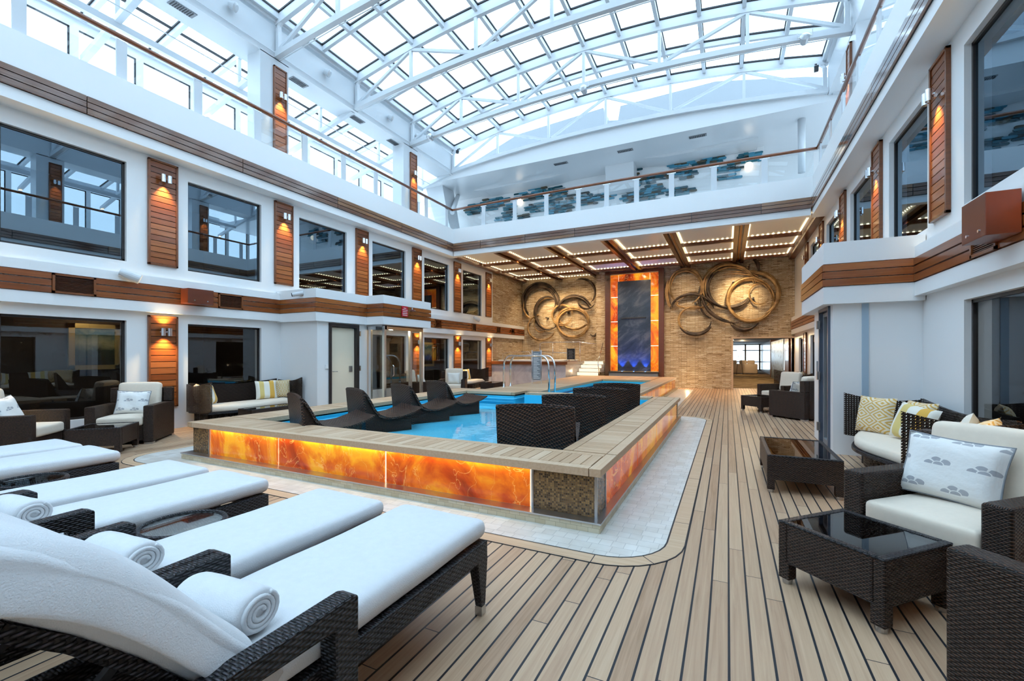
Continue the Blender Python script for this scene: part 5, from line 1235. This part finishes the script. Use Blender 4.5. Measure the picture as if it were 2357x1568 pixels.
# sun loungers
def make_lounger(lbl, loc):
    t = thing('sun_lounger', lbl, 'sun lounger', loc)
    b = MB()
    for s in (-1, 1): b.box(s * .25, s * .31, .14, 2.10, .30, .395)
    b.box(-.25, .25, 2.04, 2.10, .30, .395); b.box(-.25, .25, .14, .2, .30, .395); b.box(-.25, .25, .84, .88, .33, .395); b.build('frame', M['wickerdark'], t, bevel=.008)
    for s in (-1, 1):
        for y in (2.03, .24):
            b = MB(); v = [(s * .31, y + .07), (s * .31, y - .03), (s * .25, y - .03), (s * .25, y + .07)]
            x0, x1 = (s * .25, s * .31) if s > 0 else (s * .31, s * .25)
            vs = [(x0, y - .035, .31), (x1, y - .035, .31), (x1, y + .07, .31), (x0, y + .07, .31), ((x0 + x1) / 2 - .02, y + .02, .05), ((x0 + x1) / 2 + .02, y + .02, .05), ((x0 + x1) / 2 + .02, y + .062, .05), ((x0 + x1) / 2 - .02, y + .062, .05)]
            b.add(vs, [(0, 3, 2, 1), (4, 5, 6, 7), (0, 1, 5, 4), (1, 2, 6, 5), (2, 3, 7, 6), (3, 0, 4, 7)]); lg = b.build('leg', M['wickerdark'], t, bevel=.004)
            b = MB(); b.box((x0 + x1) / 2 - .021, (x0 + x1) / 2 + .021, y + .019, y + .063, 0, .05); b.build('foot_cap', SILVER, lg)
        b = MB(); x0, x1 = sorted((s * .305, s * .378))
        b.prism_x([(.42, .60), (.42, .545), (1.0, .53), (1.015, 0.0), (1.10, 0.0), (1.10, .60), (1.07, .612)], x0, x1)
        b.prism_x([(.36, .60), (.28, .30), (.35, .30), (.42, .545), (.42, .60)], x0, x1); b.build('armrest', M['wickerdark'], t, bevel=.008, seg=2)
    # mattress: flat part, towelling cover
    b = MB(); b.soft(-.295, .295, .84, 2.13, .395, .505, .05, .012, 8, wob=.004); b.build('mattress', M['terry'], t, smooth=True)
    # inclined back part, profile swept across
    pr = [(.86, .450), (.72, .60), (.585, .765), (.46, .895), (.35, .985), (.22, 1.05), (.08, 1.08)]; th = .10; vs = []; fs = []; cols = 9
    def nrm(i):
        p, q = pr[max(i - 1, 0)], pr[min(i + 1, len(pr) - 1)]; dy, dz = q[0] - p[0], q[1] - p[1]; n = math.hypot(dy, dz); return (dz / n, -dy / n)
    ring_ = []
    for i in range(len(pr)): n = nrm(i); ring_.append((pr[i][0] + n[0] * .045, pr[i][1] + n[1] * .045))
    low = []
    for i in range(len(pr)): n = nrm(i); k_ = .045 if i == 0 else .085; low.append((pr[i][0] - n[0] * k_, pr[i][1] - n[1] * k_))
    loop = ring_ + [(pr[-1][0] - .05, pr[-1][1] + .01), (pr[-1][0] - .05, pr[-1][1] - .03)] + low[::-1]
    K = len(loop); xs = [-.30, -.285, -.25, -.12, 0, .12, .25, .285, .30]; mid = [((a[0] + c[0]) / 2, (a[1] + c[1]) / 2) for a, c in zip(loop, loop)]
    cy_ = [(p[0], p[1]) for p in pr]
    for xi, x in enumerate(xs):
        sh = {0: .55, 8: .55, 1: .85, 7: .85}.get(xi, 1.0)
        for j, (y, z) in enumerate(loop):
            i = j if j < len(pr) else (len(pr) - 1 if j < len(pr) + 2 else 2 * len(pr) + 1 - j); c0 = pr[max(0, min(len(pr) - 1, i))]
            vs.append((x, c0[0] + (y - c0[0]) * sh, c0[1] + (z - c0[1]) * sh + .006 * math.sin(x * 20 + y * 13)))
    for a in range(len(xs) - 1):
        for j in range(K): q = (j + 1) % K; fs.append((a * K + j, a * K + q, (a + 1) * K + q, (a + 1) * K + j))
    fs += [tuple(range(K - 1, -1, -1)), tuple((len(xs) - 1) * K + j for j in range(K))]
    b = MB(); b.add(vs, fs); b.build('back_mattress', M['terry'], t, smooth=True)
    for s in (-1, 1):
        b = MB()
        for (p, q) in zip(low, low[1:]): b.bar((s * .27, p[0] + .01, p[1] - .02), (s * .27, q[0] + .01, q[1] - .02), .04, .03)
        b.build('back_rail', M['wickerdark'], t)
        b = MB(); b.bar((s * .22, .52, .70), (s * .22, .12, .34), .02, .02); b.build('prop', M['black'], t)
    return t
LX = [(-1.48, 'sun lounger with white towelling, nearest to the camera'), (-2.20, 'sun lounger with white towelling, second from the camera, paired with the nearest'), (-3.285, 'sun lounger with white towelling just beyond the first round glass table'),
      (-4.01, 'fourth sun lounger from the camera, before the second round glass table'), (-5.40, 'fifth sun lounger from the camera, just beyond the second round table'), (-6.14, 'farthest sun lounger, beside the left armchairs')]
lg0 = make_lounger(LX[0][1], (LX[0][0], 0, 0))
for x, lb in LX[1:]: dup(lg0, (x, 0, 0), 0, lb)
# draped towel over the head of the nearest lounger
vs = []; fs = []; pr = [(.825, .57), (.77, .635), (.70, .705), (.635, .785), (.545, .89), (.46, .97), (.37, 1.035), (.26, 1.09), (.12, 1.135), (.0, 1.14), (-.06, 1.10), (-.07, .98), (-.06, .85)]
NXc = 25
for i in range(NXc):
    x = -.325 + .65 * i / (NXc - 1); edge = abs(2 * i / (NXc - 1) - 1) ** 9
    for (y, z) in pr: vs.append((x * (1 + .01 * math.sin(9 * z)), y - .05 * edge, z - .12 * edge + .008 * math.sin(8 * x + 11 * y) + .004 * math.sin(23 * x - 7 * y)))
k = len(pr)
for i in range(NXc - 1):
    for j in range(k - 1): a = i * k + j; fs.append((a, a + k, a + k + 1, a + 1))
b = MB(); b.add(vs, fs); o = b.build('draped_towel', M['terry'], None, smooth=True); o.location = (LX[0][0], 0, .012)
sm = o.modifiers.new('s', 'SOLIDIFY'); sm.thickness = .014; sm.offset = 0; sb = o.modifiers.new('b', 'SUBSURF'); sb.levels = 1; sb.render_levels = 2
tag(o, 'thick white towel folded over the raised head of the nearest sun lounger', 'towel')
def towel_roll(x, lbl):
    t = thing('rolled_towel', lbl, 'towel', (x, .90, .508), .10)
    b = MB(); r = .075; n = 28; vs = []; fs = []; segs = [-.155, -.15, -.135, -.08, 0, .08, .135, .15, .155]; rr = [.8, .93, 1, 1.02, 1.0, 1.02, 1, .93, .8]
    for x_, q in zip(segs, rr):
        for j in range(n): a = 2 * PI * j / n; vs.append((x_, r * q * math.cos(a) * 1.08, r * .93 + r * .93 * q * math.sin(a)))
    for i in range(len(segs) - 1):
        for j in range(n): a, c = i * n + j, i * n + (j + 1) % n; fs.append((a, c, c + n, a + n))
    fs += [tuple(range(n - 1, -1, -1)), tuple((len(segs) - 1) * n + j for j in range(n))]
    b.add(vs, fs); b.build('roll', M['terry'], t, smooth=True)
    for s in (-1, 1):       # spiral layers at the ends
        b = MB(); pts = []
        for i in range(60): a = i / 60 * 2 * PI * 3.2; q = .014 + (.050) * i / 60; pts.append((s * .158, q * math.cos(a) * 1.08, r * .93 + q * .93 * math.sin(a)))
        b.tube(pts, .0085, 6); b.build('spiral_end', M['terry'], t, smooth=True)
    return t
tr_ = towel_roll(-1.50, 'rolled white towel on the seat of the nearest sun lounger')
dup(tr_, (-2.25, .93, .508), .08, 'rolled white towel on the second sun lounger'); dup(tr_, (-3.36, .95, .508), .1, 'rolled white towel on the lounger beyond the first round table')
def round_table(lbl, loc):
    t = thing('round_side_table', lbl, 'side table', loc); R = .20
    b = MB(); b.tube([(R * math.cos(2 * PI * i / 40), R * math.sin(2 * PI * i / 40), .445) for i in range(40)], .016, 8, closed=True); b.tube([(R * math.cos(2 * PI * i / 40), R * math.sin(2 * PI * i / 40), .415) for i in range(40)], .014, 8, closed=True); b.build('rim', M['wickerdark'], t, smooth=True)
    b = MB(); b.lathe([(.001, .444), (R - .01, .444), (R - .01, .45), (.001, .45)], 40); b.build('glass_top', M['clearglass'], t)
    b = MB(); b.lathe([(.13, .0), (.15, .05), (.10, .22), (.15, .38), (.19, .41), (.18, .41), (.13, .37), (.08, .22)], 28); b.build('base', M['wickerdark'], t, smooth=True)
    return t
rt = round_table('round glass-topped wicker side table between the second and third loungers', (-2.745, 1.42, 0))
dup(rt, (-4.72, 1.40, 0), 0, 'round glass-topped wicker side table between the fourth and fifth loungers')

# in-pool loungers
def pool_lounger(lbl, loc, rz):
    t = thing('pool_lounger', lbl, 'pool lounger', loc, rz); W = .42; z0 = .01
    prof = [(-.50, .66), (-.44, .59), (-.38, .49), (-.32, .37), (-.25, .285), (-.14, .235), (.0, .225), (.16, .245), (.34, .30), (.46, .355)]; th = .028
    top = prof; bot = [(y - .02, z - th) for y, z in prof]; poly = top + bot[::-1]
    # sweep with an arched head
    xs = [-W + 2 * W * i / 12 for i in range(13)]; vs = []; fs = []; K = len(poly)
    for x in xs:
        for j, (y, z) in enumerate(poly):
            arch = .035 * (1 - (x / W) ** 2) if (j < 2 or j >= K - 2) else 0; dip = -.014 * (1 - (x / W) ** 2)
            vs.append((x, y + (.0), z + arch + dip))
    for a in range(12):
        for j in range(K): q = (j + 1) % K; fs.append((a * K + j, (a + 1) * K + j, (a + 1) * K + q, a * K + q))
    fs += [tuple(range(K)), tuple(12 * K + j for j in range(K - 1, -1, -1))]
    b = MB(); b.add(vs, fs); b.build('seat', M['wickerpool'], t)
    # back shell from head down to the floor, herringbone
    b = MB(); vs = []; fs = []; zz = [(-.515, .645), (-.50, .45), (-.48, .25), (-.46, 0)]
    for x in xs:
        for (y, z) in zz: arch = .035 * (1 - (x / W) ** 2) * (z / .7); vs.append((x * (1 - .04 * (.7 - z)), y, z + arch)); 
        for (y, z) in reversed(zz): arch = .035 * (1 - (x / W) ** 2) * (z / .7); vs.append((x * (1 - .04 * (.7 - z)), y + .03, z + arch))
    K = 8
    for a in range(12):
        for j in range(K): q = (j + 1) % K; fs.append((a * K + j, (a + 1) * K + j, (a + 1) * K + q, a * K + q))
    fs += [tuple(range(K)), tuple(12 * K + j for j in range(K - 1, -1, -1))]
    b.add(vs, fs); b.build('back_panel', M['wickerpool'], t)
    b = MB(); side = [(-.46, 0), (.27, 0), (.27, .255), (.16, .222), (.0, .20), (-.14, .212), (-.25, .27), (-.32, .35), (-.38, .47), (-.44, .57), (-.485, .62)]
    b.prism_x(side, -W + .03, W - .03); b.build('base', M['wicker'], t)
    return t
rzL = math.atan2(.89, .45) - PI / 2; rzR = math.radians(14)
ux, uy = .89, -.45
plp = None
for k in range(4):
    P = (-4.55, 4.62 + 1.07 * k); o_ = (P[0] - .35 * ux - .31 * .45, P[1] - .35 * uy - .31 * .89 , .2)
    lb = ('woven pool lounger on the left side of the pool, nearest the front coping', 'second woven pool lounger on the left side of the pool', 'third woven pool lounger on the left side of the pool', 'farthest woven pool lounger on the left side of the pool')[k]
    if plp is None: plp = pool_lounger(lb, o_, rzL)
    else: dup(plp, o_, rzL, lb)
for k in range(4):
    yb = (4.22, 5.52, 6.85, 8.05)[k]; w_ = (math.cos(rzR) * .42, math.sin(rzR) * .42); fw = (-math.sin(rzR), math.cos(rzR))
    o_ = (-2.24 + w_[0] + fw[0] * .50, yb + w_[1] + fw[1] * .50 - .02, .2)
    dup(plp, o_, rzR, ('woven pool lounger on the right side, its herringbone back nearest the coping corner', 'second woven pool lounger on the right side, seen from behind', 'third woven pool lounger on the right side, seen from behind', 'farthest woven pool lounger on the right side, by the divider')[k])

# ------------------------------------------------------------------ lounge beyond the doorway
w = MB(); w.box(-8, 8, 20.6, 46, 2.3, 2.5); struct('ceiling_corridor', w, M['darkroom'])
w = MB(); w.box(2.6, 2.8, 31.6, 46, 0, 2.3); w.box(-3.2, -3, 20.6, 46, 0, 2.3); w.box(2.42, 2.9, 20.6, 24.6, 0, 2.3); w.box(2.35, 2.8, 31.3, 31.7, 0, 2.3); w.box(2.36, 2.42, 22.4, 22.6, 0, 2.3); struct('wall_corridor', w, M['mahog'])
w = MB(); w.box(2.38, 2.41, 24.65, 31.2, 0, 2.15); tag(w.build('perforated_screen', M['screen']), 'pale perforated metal screen in the corridor beyond the doorway', 'screen')
w = MB()
for x in (-2.9, -.2, 1.4, 2.5): w.box(x - .06, x + .06, 44, 44.1, 0, 2.3)
for z in (0.05, .75, 1.75, 2.25): w.box(-3, 2.6, 44, 44.1, z - .04, z + .04)
fo = struct('window_60', w, M['darkframe']); g = MB(); g.add([(-3, 44.04, 0), (2.6, 44.04, 0), (2.6, 44.04, 2.3), (-3, 44.04, 2.3)], [(0, 1, 2, 3)]); g.build('pane', M['roofglass'], fo)
t = thing('fabric_sofa', 'beige sofa with rounded cushions in front of the bright far window', 'sofa', (.9, 36, 0))
b = MB(); b.soft(-1.0, 1.0, -.4, .4, .05, .72, .06, 0, 3); b.build('body', M['cushion'], t, smooth=True)
for x in (-.55, .1, .6):
    b = MB(); b.soft(x - .25, x + .25, -.1, .1, .7, .98, .08, 0, 3); b.build('cushion', M['cushion'], t, smooth=True)
t = thing('floor_lamp', 'thin floor lamp with pale yellow shade by the beige sofa beyond the doorway', 'lamp', (.75, 34.6, 0)); b = MB()
for s in (-1, 1): b.tube([(s * .2, 0, 0), (s * .06, 0, 1.45)], .012, 6)
b.build('legs', M['black'], t); b = MB(); b.lathe([(.22, 1.45), (.16, 1.75)], 18); b.build('shade', M['globe'], t)
w = MB()
for (x, y) in ((.6, 24), (1.3, 27), (1.9, 24.5), (.3, 31)): w.lathe([(.04, 2.285), (.04, 2.30)], 10, (x, y, 0))
tag(w.build('ceiling_downlights', M['bulb']), 'small warm recessed lights in the dark corridor ceiling', 'downlight')

# ------------------------------------------------------------------ lights
for (x, y, z, sg, both) in LTS:
    if both:
        spot((x, y, z - .08), (0, sg * .12, 0), 65, 1.9); spot((x, y, z + .08), (PI, -sg * .12 , 0), 55, 1.8)
    else: spot((x, y, z - .08), (0, sg * .32, 0), 60, 1.35)
def area(loc, rot, sx_, sy_, energy, col):
    l = bpy.data.lights.new('coping_strip_light', 'AREA'); l.shape = 'RECTANGLE'; l.size = sx_; l.size_y = sy_; l.energy = energy; l.color = col
    o = bpy.data.objects.new('coping_strip_light', l); COL.objects.link(o); o.location = loc; o.rotation_euler = rot; return o
def point(loc, e, col=(1, .7, .38), r=.05):  # point source for lamps and for added fill alike
    l = bpy.data.lights.new('lamp', 'POINT'); l.energy = e; l.color = col; l.shadow_soft_size = r
    o = bpy.data.objects.new('lamp', l); COL.objects.link(o); o.location = loc; return o
# coffered ceiling lamps (spots between the twin beams) washing the stone wall
for x in CB[1:-1]:
    for y in (15.8, 18.2): spot((x, y, 5.1), (math.radians(22), 0, 0), 190, 2.2, .9, (1, .76, .50), r=.08)
for x in (-8.3, -6.4): spot((x, 19.0, 5.05), (math.radians(28), 0, 0), 170, 1.8, .9, (1, .74, .42), r=.06)
for x in (-7.3, .4): spot((x, 17.6, 4.9), (math.radians(62), 0, 0), 420, .75, .8, (1, .76, .42), r=.05)
for x in (-4.2, -3.7, -3.2): spot((x, YB - .24, .68), (PI - .12, 0, 0), 110, 1.1, .6, (.05, .18, 1), r=.02)
point((-5.9, 18.0, .7), 1.5); point((-1.45, 19.2, .35), 9)
point((-8.0, 9.1, 2.0), 14); spot((-7.95, 7.68, 2.10), (0, -.35, 0), 30, 1.6, .8, (1, .86, .66))  # enclosure fill light, and an unseen spot added to warm the door
point((-10.7, 4.2, 2.15), 9); point((2.7, 3.8, 2.2), 26, (.9, .95, 1)); point((-10.6, 15, 2.0), 12); point((-11.0, 2.6, 1.5), 2)  # the cool white point is added unseen to brighten the right blind
for y in (22, 25, 28, 34): point((.9, y, 2.0), 60)  # points added to lighten the corridor
# strip under the coping lights the onyx from above
for a, b_ in zip(fx, fx[1:]):
    o = area(((a + b_) / 2, PY0 + .03, .416), (0, 0, 0), b_ - a, .02, 2.2, (1, .72, .35))
# underwater lamps
for (x, y) in ((-4.0, 4.4), (-2.6, 7.5), (-5.2, 8.6), (-3.3, 12), (-3.3, 14.8)): point((x, y, .225 if y < 9.6 else .19), 1.5, (.5, .9, 1), .02)

# world: bright even overcast sky
W_ = bpy.data.worlds.new('overcast_sky'); SC.world = W_; W_.use_nodes = True; nt = W_.node_tree; bg = nt.nodes['Background']
tc = nt.nodes.new('ShaderNodeTexCoord'); sp = nt.nodes.new('ShaderNodeSeparateXYZ'); nt.links.new(tc.outputs['Generated'], sp.inputs[0])
cr = nt.nodes.new('ShaderNodeValToRGB'); nt.links.new(sp.outputs[2], cr.inputs[0])
cr.color_ramp.elements[0].position = 0; cr.color_ramp.elements[0].color = (.70, .87, 1, 1); cr.color_ramp.elements[1].position = .7; cr.color_ramp.elements[1].color = (.56, .79, 1, 1)
nt.links.new(cr.outputs[0], bg.inputs[0]); bg.inputs[1].default_value = 3.5

SC.view_settings.view_transform = 'Standard'; SC.view_settings.look = 'None'; SC.view_settings.gamma = 1; SC.view_settings.exposure = 0.15
SC.view_settings.use_curve_mapping = False
SC.cycles.use_denoising = True
SC.cycles.use_adaptive_sampling = True; SC.cycles.adaptive_threshold = .08; SC.cycles.adaptive_min_samples = 12
SC.cycles.max_bounces = 5; SC.cycles.diffuse_bounces = 3; SC.cycles.glossy_bounces = 3; SC.cycles.transparent_max_bounces = 16; SC.cycles.caustics_reflective = False; SC.cycles.caustics_refractive = False
SC.cycles.sample_clamp_indirect = 6
